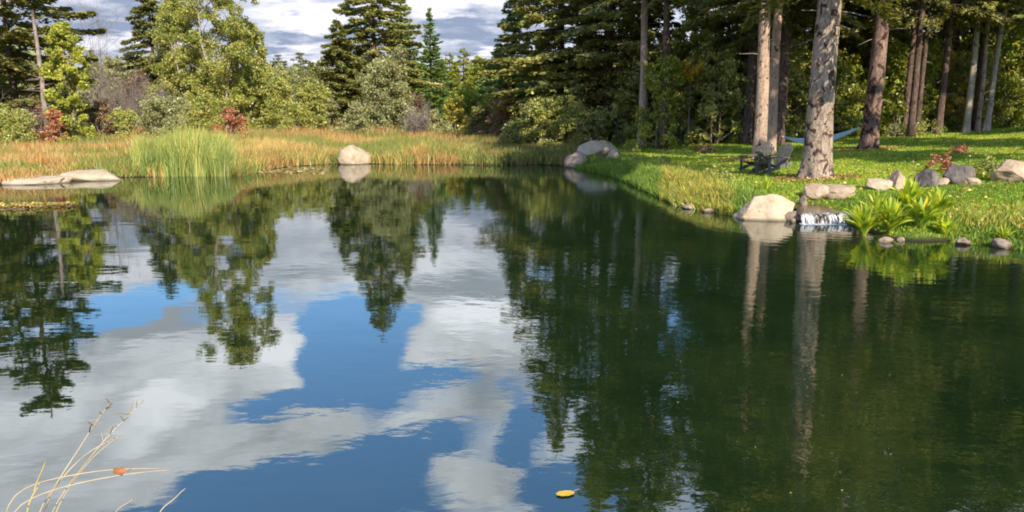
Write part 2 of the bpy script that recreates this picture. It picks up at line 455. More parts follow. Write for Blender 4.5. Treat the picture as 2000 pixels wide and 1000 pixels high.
def conifer(name, label, loc, Hh, Rd, base, seed, pal=P_SPRUCE, n=14000, lsize=.26, droop=.25, gap=.0, shape=.8, bark=None, r0=None, cat='tree',
            group=None, spread=.30, whorl=.42, lean=(0, 0), dead=8, hang=.12, up=.0):
    rng = np.random.default_rng(seed); root = empty(name, loc, rng.random() * 6.28)
    tag(root, label, cat, group)
    T = Tubes(); r0 = r0 or Hh * .013 + .03
    P, rr = trunk_tube(T, rng, Hh, r0, lean, sides=9)
    zt = P[:, 2]
    lv = np.arange(base, Hh * .985, whorl * (1 if Hh > 6 else .6)); az = []; zb = []; Lb = []
    for z in lv:
        k = rng.integers(5, 8); a0 = rng.random() * 6.28; f = (Hh - z) / (Hh - base)
        for q in range(k):
            if rng.random() < gap: continue
            az.append(a0 + q * 6.28 / k + rng.normal() * .25); zb.append(z + rng.normal() * whorl * .3)
            prof = f ** shape * (1 - .25 * max(0, (f - .8) / .2))
            Lb.append(max(.12, Rd * prof * (1 + .22 * rng.normal())))
    az, zb, Lb = map(np.array, (az, zb, Lb)); zb = zb.clip(.1, Hh * .98); nb = len(az)
    dr = droop * (1 + .3 * rng.normal(size=nb)) * (.35 + .65 * (Hh - zb) / Hh)
    bx = np.interp(zb, zt, P[:, 0]); by = np.interp(zb, zt, P[:, 1])
    D = np.stack([np.cos(az), np.sin(az)], 1)
    def pt(b, t):
        L = Lb[b]
        return np.stack([bx[b] + D[b, 0] * L * t, by[b] + D[b, 1] * L * t, zb[b] + L * (up + .22) * t - L * (dr[b] + .22) * t ** 1.7 + .10 * L * t ** 4], 1)
    for b in range(nb):
        if Lb[b] < .5: continue
        tt = np.linspace(0, .93, 5); T.add(pt(np.full(5, b), tt), np.linspace(.012 + .012 * Lb[b], .006, 5), 3, cap=False)
    for k in range(dead):
        z = rng.uniform(min(1.2, base), max(base, 1.5)); a = rng.random() * 6.28; L = rng.uniform(.3, 1.1)
        if z > base + .5: continue
        s = np.linspace(0, 1, 4)[:, None]; q = np.array([np.interp(z, zt, P[:, 0]), np.interp(z, zt, P[:, 1]), z])
        T.add(q + s * L * np.array([math.cos(a), math.sin(a), rng.normal() * .2]) + s * s * np.array([0, 0, -.15]), np.linspace(.016, .003, 4), 3, cap=False)
    T.build('trunk', bark or B_dark, root)
    pb = (Lb ** 1.25 + .05); pb /= pb.sum(); b = rng.choice(nb, n, p=pb)
    t = rng.random(n) ** .62 * .98 + .04
    side = rng.choice([-1, 1], n); s = rng.random(n) ** .8
    wmax = spread * Lb[b] * (1.08 - t) ** .8 + .05
    C = pt(b, t); per = np.stack([-D[b, 1], D[b, 0], 0 * t], 1); fw = np.stack([D[b, 0], D[b, 1], -dr[b] * t * 1.3], 1)
    C = C + per * (side * s * wmax)[:, None] + fw * (s * wmax * .5)[:, None]
    C[:, 2] -= hang * rng.random(n) ** 1.5 * (1 + s) + .25 * (s * wmax) ** 2
    C += rng.normal(size=(n, 3)) * .03
    A = fw * .7 + per * (side * (.35 + .6 * s))[:, None] + rng.normal(size=(n, 3)) * .28; A[:, 2] -= hang * 1.2
    Bv = np.cross(A, np.array([0, 0, 1.])) + rng.normal(size=(n, 3)) * .45
    cv = (.62 * rng.random(n) + .38 * rng.random(nb)[b]).clip(0, 1)
    leaves('crown', C, A, Bv, lsize * rng.uniform(.7, 1.4, n), lsize * rng.uniform(.30, .60, n), tint(rng, cv, pal), M_needle, root, .08)
    return root


def broadleaf(name, label, loc, Hh, Rd, base, seed, pal=P_BIRCH, n=9000, lsize=.16, K=26, bark=None, stems=1, env='egg', cat='tree', group=None, clump=.30,
              lean=(0, 0), r0=None, crown='crown', limb_r=.02, flat=.8, dens_in=.55, droopy=0.):
    rng = np.random.default_rng(seed); root = empty(name, loc, rng.random() * 6.28); tag(root, label, cat, group)
    T = Tubes(); r0 = r0 or Hh * .010 + .02; tips = []
    for sidx in range(stems):
        a = sidx * 6.28 / stems + rng.random(); off = (.12 * math.cos(a), .12 * math.sin(a)) if stems > 1 else (0, 0)
        ln = (lean[0] + (.28 * Rd / Hh * math.cos(a) if stems > 1 else 0), lean[1] + (.28 * Rd / Hh * math.sin(a) if stems > 1 else 0))
        T2 = Tubes(); P, rr = trunk_tube(T2, rng, Hh * (.92 if stems == 1 else rng.uniform(.6, .9)), r0 / (stems ** .5), ln, .12, 7)
        P = P + np.array([off[0], off[1], 0]); T.add(P, rr, 7, .04, rng); tips.append(P)
    Cc = []
    for k in range(K):
        f = (k + .5) / K; z = base + (Hh - base) * (f ** .9)
        g = (z - base) / (Hh - base)
        pr = {'egg': math.sin(math.pi * min(1, (.16 + .84 * g)) ** .85) ** .65, 'cone': (1 - g) ** .75 * min(1, .35 + g * 5), 'dome': math.sqrt(max(0, 1 - g ** 2.2)),
              'column': math.sin(math.pi * (.08 + .86 * g)) ** .4}[env]
        a = k * 2.399 + rng.normal() * .4; rad = Rd * pr * (rng.random() ** .5) * (1 + .14 * rng.normal()) * .86
        P = tips[k % stems]; ax = np.interp(z, P[:, 2], P[:, 0]); ay = np.interp(z, P[:, 2], P[:, 1])
        Cc.append((ax * (1 if stems == 1 else .6) + rad * math.cos(a), ay * (1 if stems == 1 else .6) + rad * math.sin(a), z))
        zz = max(.15, z - rad * .7 - .2); q = np.array([np.interp(zz, P[:, 2], P[:, 0]), np.interp(zz, P[:, 2], P[:, 1]), zz]); c = np.array(Cc[-1])
        s = np.linspace(0, 1, 5)[:, None]; mid = q * (1 - s) + c * s + np.array([0, 0, .15]) * rad * np.sin(s * 3.14) + rng.normal(size=(5, 3)) * .03 * rad * (s > 0) * (s < 1)
        T.add(mid, np.linspace(limb_r * (1 + rad * .3), .006, 5), 4, cap=False)
    T.build('trunk' if cat == 'tree' else 'stems', bark or B_dead, root)
    Cc = np.array(Cc); sz = clump * Rd * rng.uniform(.65, 1.35, K)
    if env == 'cone': sz *= (1.15 - .75 * (Cc[:, 2] - base) / (Hh - base))
    p = sz ** 2; p /= p.sum(); k = rng.choice(K, n, p=p)
    g = unit(rng.normal(size=(n, 3))) * (rng.random(n) ** dens_in)[:, None]; g[:, 2] *= flat
    # twiggy sub-clumps, so that light and sky fall through
    M = K * 14; kk = rng.integers(0, M // K, n); sub = unit(rng.normal(size=(M, 3))) * (rng.random(M) ** .6)[:, None]
    g = sub[k * (M // K) + kk] * .82 * np.array([1, 1, flat]) + g * .34
    C = Cc[k] + g * sz[k][:, None]
    C[:, 2] = C[:, 2].clip(.05, None)
    if droopy: C[:, 2] -= droopy * rng.random(n) ** 2
    A = rng.normal(size=(n, 3)) + np.array([0, 0, -.5 - droopy]); Bv = rng.normal(size=(n, 3))
    cv = (.5 * rng.random(n) + .5 * rng.random(M)[k * (M // K) + kk]).clip(0, 1)
    leaves(crown, C, A, Bv, lsize * rng.uniform(.6, 1.3, n), lsize * rng.uniform(.45, .8, n), tint(rng, cv, pal), M_leaf, root, .1)
    return root


def bare_shrub(name, label, loc, Hh, Rd, seed, mat=None, n=60, group=None, cat='shrub'):
    rng = np.random.default_rng(seed); root = tag(empty(name, loc), label, cat, group); T = Tubes()
    for i in range(n // 5):
        a = rng.random() * 6.28; sp = rng.random() ** .7; top = np.array([math.cos(a) * Rd * sp, math.sin(a) * Rd * sp, Hh * rng.uniform(.6, 1)])
        q = np.array([math.cos(a) * .2, math.sin(a) * .2, -.05]); s = np.linspace(0, 1, 6)[:, None]
        P = q * (1 - s) + top * s + np.cumsum(rng.normal(size=(6, 3)), 0) * .05; T.add(P, np.linspace(.028, .006, 6), 4, cap=False)
        for j in range(9):
            f = rng.uniform(.25, .95); b = P[int(f * 5)]; d = unit(rng.normal(size=3) * .6 + np.array([math.cos(a) * .5, math.sin(a) * .5, .8])) * Hh * .22 * rng.uniform(.5, 1.3)
            Q = b + np.linspace(0, 1, 4)[:, None] * d + rng.normal(size=(4, 3)) * .02; T.add(Q, np.linspace(.013, .005, 4), 3, cap=False)
            for _ in range(3):
                b2 = Q[rng.integers(1, 4)]; d2 = unit(rng.normal(size=3) + np.array([0, 0, .7])) * Hh * .11; T.add(b2 + np.linspace(0, 1, 3)[:, None] * d2, np.linspace(.009, .005, 3), 3, cap=False)
    T.build('stems', mat or B_twig, root)
    return root


def top_h(py, D, z=0):      # height above the ground there, for a top seen at row py
    d = ray(1000, py); return EYE + d.z / d.y * D - z


def T_at(px, D): return at(px, D)


# ---- left side
conifer('pine_tree', 'tall dark pine with ragged open branches at the left edge of the far bank', T_at(40, 38), 13.6, 3.9, .6, 1, P_DARK, 34000, .30, .10, .10, .5, hang=.10, whorl=.62, up=.05)
conifer('pine_tree', 'smaller dark pine half cut off by the left frame edge behind the red bush', T_at(-15, 44), 10, 3.2, .6, 2, P_DARK, 16000, .3, .1, .2, .6)


def dead_snag():
    p = T_at(97, 36); rng = np.random.default_rng(5); root = tag(empty('dead_tree', p), 'bare leafless snag with a broken brown top beside the dark pine', 'tree'); T = Tubes()
    P, r = trunk_tube(T, rng, 6.4, .13, (-.015, 0), .03, 8, top=.5)
    for i in range(46):
        z = rng.uniform(.8, 5.9); a = rng.random() * 6.28; L = rng.uniform(.4, 1.3) * (1 - z / 9); s = np.linspace(0, 1, 4)[:, None]
        T.add(np.array([0, 0, z]) + s * L * np.array([math.cos(a), math.sin(a), -.1 + rng.normal() * .25]), np.linspace(.022, .005, 4), 3, cap=False)
    T.build('trunk', B_dead, root)
dead_snag()
for i, (px, D, h, r, lab) in enumerate([(84, 36, 2.6, 1.1, 'grey leafless thicket in front of the bare snag'), (112, 50, 5.2, 1.3, 'tall grey brown leafless bush right of the snag'),
                                        (215, 42, 3.6, 1.4, 'grey leafless bush just right of the yellow green young tree'), (262, 46, 4.4, 1.8, 'grey twiggy bush below the spruce with bare branches'),
                                        (332, 44, 3.4, 1.6, 'low grey twiggy bush left of the tall birch'), (812, 44, 2.4, 1.1, 'pale leafless bush right of the round willow bush')]):
    bare_shrub('bare_bush', lab, T_at(px, D), h, r, 20 + i, n=150, cat='bush')
bare_shrub('bare_tree', 'thin leafless tree rising against the sky beside the young tree', T_at(205, 52), 9.5, .8, 33, n=60, cat='tree')
broadleaf('young_tree', 'bright yellow green young tree on the left bank right of the bare snag', T_at(160, 35), 5.6, 1.25, .2, 3, [(.16, .20, .03), (.32, .34, .045), (.50, .45, .07)], 20000, .12, 38, env='egg', clump=.34)
for i, (px, D, py, r, lab) in enumerate([(192, 62, 95, 1.6, 'distant dark conifer just right of the yellow green young tree'), (228, 70, 108, 1.7, 'distant conifer between the young tree and the bare branched spruce'),
                                         (252, 66, 122, 1.4, 'small distant conifer at the foot of the bare branched spruce')]):
    p = T_at(px, D); conifer('spruce_tree', lab, p, top_h(py, D, p.z), r, .3, 40 + i, P_SPRUCE, 4500, .34)
conifer('spruce_tree', 'dark spruce with drooping brownish lower branches left of the birch', T_at(312, 55), 10.9, 3.0, .6, 4, P_DARK, 20000, .32, .32, .1, .7)
broadleaf('birch_tree', 'tallest pale green birch with white trunk on the left bank', T_at(440, 46), 13.0, 2.15, .8, 6, P_BIRCH, 52000, .135, 84, B_birch, 2, 'column', clump=.36, r0=.15)
broadleaf('birch_tree', 'yellowish young birch close on the left of the tallest birch', T_at(362, 50), 8.8, 2.1, .5, 7, P_BIRCH, 32000, .14, 50, B_birch, 2, 'egg', clump=.40)
broadleaf('birch_tree', 'lower rounded birch on the right side of the tallest birch', T_at(488, 50), 7.2, 1.9, .4, 8, P_BIRCH, 27000, .14, 44, B_birch, 2, 'egg', clump=.42)
rb = []
for i, (px, D, py, r, pal, lab, nn) in enumerate([
        (14, 33, 225, 1.8, P_OLIVE, 'low dark green bush at the left frame edge', 5000), (70, 36, 205, 1.0, P_RED, 'red leaved bush left of the young tree', 2600),
        (112, 34, 218, .8, P_RED, 'small bright red bush at the foot of the young tree', 2000), (205, 38, 205, 1.0, P_BROWN, 'brown bush right of the young tree', 2600),
        (242, 38, 222, 1.1, P_OLIVE, 'low green bush between the young tree and the cattails', 3500), (322, 36, 198, 1.4, P_GREYG, 'grey green bush rising behind the cattails', 5200),
        (398, 41, 190, 1.5, P_BIRCH, 'pale green bush at the foot of the tallest birch', 5000), (455, 39, 218, .9, P_RED, 'orange red bush behind the right end of the cattails', 2200),
        (395, 56, 150, 2.0, P_BIRCH, 'leafy yellow green bush between the birches', 6000),
        (275, 52, 150, 1.6, P_BROWN, 'brown leaved bush under the spruce left of the birches', 4000),
        (535, 50, 150, 2.0, P_OLIVE, 'olive green bush right of the birches', 7500), (570, 62, 140, 2.6, P_GREYG, 'grey green rounded tree behind the olive bushes', 7000),
        (612, 47, 172, 1.5, P_OLIVE, 'rounded olive bush left of the big spruce', 6500), (505, 56, 120, 2.0, P_OLIVE, 'tall olive bush close to the right hand birch', 6000),
        (575, 44, 205, 1.2, P_OLIVE, 'low olive bush at the back of the golden grass', 3500), (640, 55, 190, 1.4, P_GREYG, 'grey green bush at the foot of the big spruce', 3500),
        (752, 46, 118, 2.35, P_GREYG, 'large rounded grey green willow bush before the big spruce', 15000), (700, 43, 208, 1.1, P_GREYG, 'low grey bush at the left foot of the willow', 3000),
        (812, 50, 190, 1.4, P_BROWN, 'brownish bush right of the willow bush', 3000), (848, 46, 218, 1.0, P_GREYG, 'low pale bush left of the yellow bush', 2500),
        (890, 48, 198, 1.1, [(.28, .26, .05), (.42, .36, .06), (.55, .42, .08)], 'bright yellow leaved bush at the back of the marsh', 2200), (920, 52, 178, 1.5, P_YELGR, 'yellow green bush right of the yellow bush', 5000),
        (940, 44, 212, 1.0, P_DARK, 'low dark bush right of the yellow bush', 3500), (965, 48, 175, 1.4, P_BIRCH, 'pale green bush left of the brown one', 4000),
        (985, 42, 180, 1.2, P_BROWN, 'brown orange bush left of the broad dark spruce', 4500), (1040, 37, 205, 1.6, P_DARK, 'dark bush below the broad dark spruce', 6000),
        (1062, 36, 200, 1.2, P_OLIVE, 'dull olive bush in front of the broad spruce', 4500), (1120, 36, 208, 1.3, P_OLIVE, 'olive bush behind the pale boulders of the point', 4500),
        (1160, 34, 228, .9, P_DARK, 'small dark bush right behind the pale boulders', 3000), (1215, 36, 205, 1.0, P_OLIVE, 'green bush left of the lone pine trunk', 3500),
        (1290, 37, 222, .8, P_RED, 'small rusty bush right of the lone pine trunk', 1400)]):
    p = T_at(px, D); o = broadleaf('bush', lab, p, top_h(py, D, p.z), r, .1, 60 + i, pal, int(nn * 1.7), .115 if D < 45 else .15, 22 if nn > 4000 else 14, stems=3, env='dome', cat='bush', clump=.46, crown='foliage', r0=.06)
for i, (px, D, py, r, pal, lab) in enumerate([(20, 58, 90, 3.0, P_OLIVE, 'olive tree behind the dark left edge pines'), (75, 64, 112, 2.6, P_GREYG, 'grey green tree behind the bare snag'), (128, 70, 125, 2.4, P_OLIVE, 'olive tree behind the young tree'),
                                              (245, 60, 135, 2.6, P_GREYG, 'grey green tree behind the grey twiggy bush'), (300, 64, 120, 2.4, P_OLIVE, 'olive tree behind the spruce left of the birches'), (420, 62, 90, 2.6, P_OLIVE, 'olive tree behind the tallest birch')]):
    p = T_at(px, D); broadleaf('leafy_tree', lab, p, top_h(py, D, p.z), r, .3, 130 + i, pal, 9000, .22, 30, stems=2, env='dome', clump=.42)
# ---- the middle
conifer('spruce_tree', 'tall grey green spruce with a pointed top behind the willow bush', T_at(735, 60), 15.6, 4.8, .5, 9, P_SPRUCE, 48000, .32, .22, .04, .72, whorl=.5)
conifer('spruce_tree', 'shorter dark spruce on the left side of the tall central spruce', T_at(668, 57), 8.6, 2.5, .3, 10, P_DARK, 20000, .28, .25, .05, .7)
conifer('larch_tree', 'bright green larch at the right side of the tall central spruce', T_at(790, 64), 11.8, 2.7, .3, 11, P_FRESH, 26000, .26, .05, .0, .85, whorl=.32, hang=.05, up=.2)
conifer('larch_tree', 'slim green pointed larch standing alone against the sky', T_at(843, 68), 10.8, 1.9, .3, 12, P_FRESH, 16000, .26, .05, .0, .8, whorl=.32, hang=.05, up=.2)
for i, (px, D, py, r, pal) in enumerate([(880, 96, 100, 3.0, P_YELGR), (906, 104, 92, 3.2, P_BIRCH), (932, 98, 104, 2.8, P_YELGR), (955, 90, 118, 2.6, P_FRESH), (858, 90, 120, 2.4, P_FRESH)]):
    p = T_at(px, D); conifer('larch_tree', 'distant yellow green larch in the gap right of the slim larch', p, top_h(py, D, p.z), r, .3, 100 + i, pal, 6500, .4, .05, 0, .7, whorl=.5, up=.2, group='yellowing larches in the gap')
for i, (px, D, py, r) in enumerate([(520, 110, 112, 3.2), (548, 118, 105, 3.4), (592, 112, 100, 3.0), (615, 120, 120, 3.2), (575, 105, 128, 3.0)]):
    p = T_at(px, D); conifer('spruce_tree', 'far dark conifer on the skyline between the birches and the big spruce', p, max(4, top_h(py, D, p.z)), r, .3, 110 + i, P_DARK, 4500, .5, .1, .1, .6, group='far conifers on the skyline')
# ---- the big group right of the middle
conifer('spruce_tree', 'light green spruce at the left edge of the dark spruce group', T_at(1002, 50), 10.4, 2.3, .3, 13, P_FRESH, 22000, .26, .12, .0, .8, whorl=.36)
conifer('spruce_tree', 'broad dark spruce with heavy tiers on the point', T_at(1092, 40), 16.6, 3.6, .5, 14, P_SPRUCE, 52000, .26, .22, .04, .72, whorl=.46)
conifer('spruce_tree', 'tall dark spruce with bare grey lower branches left of the lone pine', T_at(1185, 38), 19.0, 3.8, .9, 15, [(.13, .145, .04), (.29, .29, .08), (.46, .41, .13)], 52000, .26, .25, .08, .62, whorl=.5, dead=20)
conifer('spruce_tree', 'dark spruce standing right behind the lone pink pine trunk', T_at(1258, 42), 17, 2.3, 1.6, 16, P_DARK, 26000, .26, .25, .05, .6, whorl=.5)
broadleaf('maple_tree', 'light green leafy tree in the gap right of the lone pine', T_at(1352, 46), 8.4, 2.1, 2.0, 17, P_YELGR[:2] + [(.30, .34, .08)], 9000, .18, 30, clump=.36)
broadleaf('birch_tree', 'pale green tree with orange tips in the gap of the woods', T_at(1385, 52), 9.4, 1.8, 3.0, 18, P_BIRCH, 6500, .19, 26, B_birch, clump=.36)
conifer('spruce_tree', 'dark spruce with low boughs left of the twin trunks', T_at(1452, 36), 17, 2.4, 1.7, 19, P_SPRUCE, 34000, .24, .28, .05, .55, whorl=.5)


def sapling():
    p = T_at(1342, 33); h = top_h(116, 33, p.z); rng = np.random.default_rng(50); root = tag(empty('sapling', p), 'slender sapling with a bright yellow fan of leaves at its top', 'tree'); T = Tubes()
    P, r = trunk_tube(T, rng, h * .86, .04, (.0, 0), .02, 6)
    q = P[-1]; C = []; A = []
    for i in range(11):
        a = i * 2.4; d = np.array([math.cos(a) * .72, math.sin(a) * .72, .75]) * rng.uniform(.7, 1.1); s = np.linspace(0, 1, 5)[:, None]
        b = q - np.array([0, 0, .35 * rng.random()]); Q = b + s * d; Q[:, 2] -= (s[:, 0] ** 2) * .22; T.add(Q, np.linspace(.015, .005, 5), 4, cap=False)
        for k in range(60):
            f = rng.random(); C.append(b + f * d + np.array([0, 0, -f * f * .22]) + rng.normal(size=3) * .06); A.append(d + rng.normal(size=3) * .6)
    T.build('trunk', B_twig, root); C = np.array(C); n = len(C)
    leaves('crown', C, np.array(A), rng.normal(size=(n, 3)), .16 * rng.uniform(.7, 1.2, n), .07, tint(rng, n, P_GOLD), M_leaf, root, .1)
sapling()


# ---- the named trunks round the lawn
def lawn_tree(name, label, px, py, Hh, r0, base, Rd, seed, bark, lean=(0, 0), n=16000, flare=1.6, stubs=14, group=None, pal=P_DARK):
    p = hit(px, py) if py > 255 else at(px, 31.5); p = Vector((p.x, p.y, hz(p.x, p.y)))
    rng = np.random.default_rng(seed); root = tag(empty(name, p), label, 'tree', group)
    k = 90; sd = 28; z = np.linspace(0, 1, k) ** 1.25 * Hh; t = z / Hh
    cx = lean[0] * z + .05 * np.sin(z * .55 + seed) * (z / 4).clip(0, 1); cy = lean[1] * z + .04 * np.sin(z * .7 + 2 * seed) * (z / 4).clip(0, 1)
    a = np.arange(sd) * 2 * np.pi / sd
    r = r0 * ((1 - t) ** .75 * .9 + .1)
    but = 1 + (flare - 1) * np.exp(-z / .28)[:, None] * (.75 + .45 * np.cos(a * 5 + seed)[None] + .2 * np.sin(a * 3)[None]) + .05 * np.exp(-z / 1.4)[:, None]
    nz = np.array([[mn.noise(Vector((math.cos(q) * 1.6, math.sin(q) * 1.6, zz * 1.3 + seed * 7))) * .07 + mn.noise(Vector((math.cos(q) * 5, math.sin(q) * 5, zz * 5 + seed))) * .04 for q in a] for zz in z])
    rr = r[:, None] * (but + nz)
    V = np.stack([cx[:, None] + rr * np.cos(a), cy[:, None] + rr * np.sin(a), z[:, None] + 0 * rr], -1); V[0, :, 2] -= .3
    T = Tubes(); T.V.append(V.reshape(-1, 3)); i = np.arange(k - 1)[:, None] * sd; j = np.arange(sd)[None]; j2 = (j + 1) % sd
    T.F.append(np.stack([i + j, i + j2, i + sd + j2, i + sd + j], -1).reshape(-1, 4)); T.n = k * sd
    T.build('trunk', bark, root)
    def ax(zz): return np.array([np.interp(zz, z, cx), np.interp(zz, z, cy), zz])
    for s_ in range(stubs):
        zz = rng.uniform(1.4, base + 1.5); q = rng.random() * 6.28; L = rng.uniform(.10, .75); T = Tubes(); s = np.linspace(0, 1, 6)[:, None]
        T.add(ax(zz) + s * L * np.array([math.cos(q), math.sin(q), rng.uniform(-.35, .25)]) + np.sin(s * 5) * .03 + np.array([[math.cos(q), math.sin(q), 0]]) * r0 * .5, np.linspace(.016, .004, 6), 5)
        T.build('dead_branch', B_dead, root)
    T = Tubes(); nb = int((Hh - base) / .5) * 6; az = rng.random(nb) * 6.28; zb = np.sort(rng.uniform(base, Hh * .98, nb)); f = (Hh - zb) / (Hh - base)
    Lb = Rd * f ** .6 * rng.uniform(.6, 1.15, nb) + .15; D = np.stack([np.cos(az), np.sin(az)], 1); A0 = np.array([ax(q) for q in zb])
    def pt(b, t_): return A0[b] + np.stack([D[b, 0] * Lb[b] * t_, D[b, 1] * Lb[b] * t_, Lb[b] * (.2 * t_ - .45 * t_ ** 1.6)], 1)
    for b in range(nb): T.add(pt(np.full(5, b), np.linspace(0, .95, 5)), np.linspace(.03, .007, 5), 4, cap=False)
    T.build('limbs', B_dark, root)
    pb = Lb ** 1.2; b = rng.choice(nb, n, p=pb / pb.sum()); t_ = rng.random(n) ** .6; sdn = rng.choice([-1, 1], n); s = rng.random(n)
    w = .32 * Lb[b] * (1.1 - t_); per = np.stack([-D[b, 1], D[b, 0], 0 * t_], 1); fw = np.stack([D[b, 0], D[b, 1], -.4 * t_], 1)
    C = pt(b, t_) + per * (sdn * s * w)[:, None] + fw * (s * w * .5)[:, None]; C[:, 2] -= .18 * rng.random(n)
    A = fw + per * (sdn * .6)[:, None] + rng.normal(size=(n, 3)) * .3; A[:, 2] -= .15
    leaves('crown', C, A, np.cross(A, [0, 0, 1.]) + rng.normal(size=(n, 3)) * .4, .2 * rng.uniform(.6, 1.3, n), .07 * rng.uniform(.7, 1.3, n), tint(rng, n, pal), M_needle, root, .08)
    return root, p


LT = {}
LT['pine'] = lawn_tree('pine_tree', 'lone pink grey pine trunk on the point, left of the lawn', 1252, 290, 17, .19, 6.2, 2.6, 1, B_pink, (.004, 0), stubs=10)
LT['twin1'] = lawn_tree('pine_tree', 'pale pink trunk, thicker left one of the close pair', 1482, 312, 17, .205, 5.3, 3.2, 2, B_pink, (-.004, 0), n=26000, flare=1.25, stubs=8)
LT['twin2'] = lawn_tree('pine_tree', 'pale pink trunk, slimmer right one of the close pair', 1505, 303, 16, .165, 5.4, 2.8, 3, B_pink, (.002, 0), flare=1.25, stubs=8)
LT['big'] = lawn_tree('spruce_tree', 'thick mottled grey trunk nearest the waterfall, with flaring roots', 1594, 349, 16, .30, 4.5, 3.4, 4, B_grey, (.004, 0), n=34000, flare=1.45, stubs=16)
LT['right'] = lawn_tree('spruce_tree', 'reddish brown knobbly trunk leaning right at the hammock right end', 1697, 293, 16, .275, 5.6, 2.8, 5, B_red, (.012, 0), flare=1.35, stubs=22)
LT['dark1'] = lawn_tree('spruce_tree', 'dark shaded trunk immediately left of the pale pair', 1459, 283, 17, .20, 5.0, 2.6, 6, B_dark, (.0, 0), stubs=14)
LT['dark2'] = lawn_tree('spruce_tree', 'dark trunk behind the slim pale trunk, at the hammock left end', 1519, 284, 17, .21, 4.2, 2.6, 7, B_dark, (.012, 0), stubs=16)
LT['dark3'] = lawn_tree('spruce_tree', 'dark trunk hidden behind the thick mottled grey trunk', 1636, 262, 17, .20, 4.0, 2.6, 8, B_dark, (.0, 0), stubs=12)
for i, (px, py, r, ln, lab) in enumerate([(1886, 243, .13, -.0, 'leftmost slim birch of three at the back of the lawn'), (1908, 243, .09, .01, 'thinnest middle birch of three at the back of the lawn'),
                                          (1926, 243, .11, .05, 'rightmost birch of three, leaning right at the back of the lawn')]):
    lawn_tree('birch_tree', lab, px, py, 13, r, 5.0, 1.9, 20 + i, B_birch if i != 1 else B_grey, (ln, 0), n=6000, stubs=6, pal=P_OLIVE)
for i, (px, py, r, ln, bk, lab) in enumerate([(1765, 242, .12, 0, B_dark, 'dark woodland trunk right of the reddish brown trunk'), (1790, 241, .10, .0, B_dark, 'slim dark woodland trunk midway along the lawn edge'),
                                              (1832, 241, .14, .004, B_dark, 'stout dark woodland trunk left of the three birches')]):
    lawn_tree('spruce_tree', lab, px, py, 16, r, 4.6, 2.4, 30 + i, bk, (ln, 0), n=9000, stubs=16)

# ---- the woods behind the lawn
protos = []
for i in range(4):
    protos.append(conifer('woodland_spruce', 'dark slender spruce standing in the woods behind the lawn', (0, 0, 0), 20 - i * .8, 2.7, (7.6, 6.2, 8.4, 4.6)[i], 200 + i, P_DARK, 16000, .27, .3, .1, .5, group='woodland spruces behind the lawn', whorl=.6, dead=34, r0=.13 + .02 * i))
def place_words(what, px, D):
    marks = [(1342, 'behind the yellow topped sapling'), (1420, 'between sapling and pale trunk pair'), (1493, 'behind the pale pair of trunks'), (1545, 'between pale pair and thick mottled trunk'),
             (1605, 'behind the thick mottled trunk'), (1655, 'between thick trunk and reddish leaning trunk'), (1705, 'behind the reddish leaning trunk'), (1765, 'just right of the reddish leaning trunk'),
             (1835, 'left of the three slim birches'), (1907, 'behind the three slim birches'), (1960, 'right of the three slim birches'), (2030, 'at the right frame edge')]
    m = min(marks, key=lambda q: abs(q[0] - px))[1]
    return what + ' ' + m + (', front row' if D < 35.5 else ', second row' if D < 41 else ', third row' if D < 48 else ', far back')
rng = np.random.default_rng(77); used = [False] * 4; cnt = 0
spots = []
for row, (D, step) in enumerate([(33, 95), (38, 75), (44, 62), (51, 56), (60, 50)]):
    px = 1290 + row * 17
    while px < 2170 + row * 10:
        if not (1305 < px < 1412 or 1770 < px < 1820): spots.append((px + rng.normal() * 14, D + rng.normal() * 1.3))
        px += step * rng.uniform(.75, 1.3)
for (px, D) in spots:
    k = rng.integers(0, 4); p = at(px, D)
    o = protos[k] if not used[k] else copy_tree(protos[k]); used[k] = True
    o['label'] = place_words('slender dark woodland spruce', px, D)
    o.location = p; s = rng.uniform(.85, 1.12); o.scale = (s, s, s); o.rotation_euler = (rng.normal() * .015, rng.normal() * .015, rng.random() * 6.28)
bprot = []
for i in range(4):
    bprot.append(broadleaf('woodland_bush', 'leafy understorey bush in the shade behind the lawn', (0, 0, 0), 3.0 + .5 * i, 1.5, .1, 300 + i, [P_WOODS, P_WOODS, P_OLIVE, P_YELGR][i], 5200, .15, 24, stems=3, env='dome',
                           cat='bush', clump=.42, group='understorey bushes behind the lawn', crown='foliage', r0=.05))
used = [False] * 4
for row, (D, step) in enumerate([(33, 52), (37, 46), (43, 48), (52, 55)]):
    px = 1290
    while px < 2120:
        k = rng.integers(0, 4); p = at(px, D + rng.normal() * .8); o = bprot[k] if not used[k] else copy_tree(bprot[k]); used[k] = True; o['label'] = place_words(('leafy green bush', 'leafy green bush', 'olive bush', 'yellow green bush')[k], px, p.y)
        o.location = p; s = rng.uniform(.6, 1.2) * (.85 if row == 0 else 1.15); o.scale = (s, s, s); o.rotation_euler = (0, 0, rng.random() * 6.28)
        px += step * rng.uniform(.7, 1.3)
for i, (px, D, h, z0, pal, lab) in enumerate([(1828, 36, 3.4, 2.0, P_GOLD, 'small tree with orange yellow leaves deep in the woods'), (1975, 38, 3.6, 1.4, P_RED, 'reddish brown leaved tree at the far right woods edge'),
                                              (1868, 34, 2.0, .6, P_GOLD, 'golden leaved bush left of the three birches'), (1700, 40, 3.8, 1.0, P_YELGR, 'yellow green leaved tree behind the reddish brown trunk')]):
    broadleaf('young_tree', lab, at(px, D), h, 1.0, z0, 330 + i, pal, 1500, .14, 12, clump=.45)
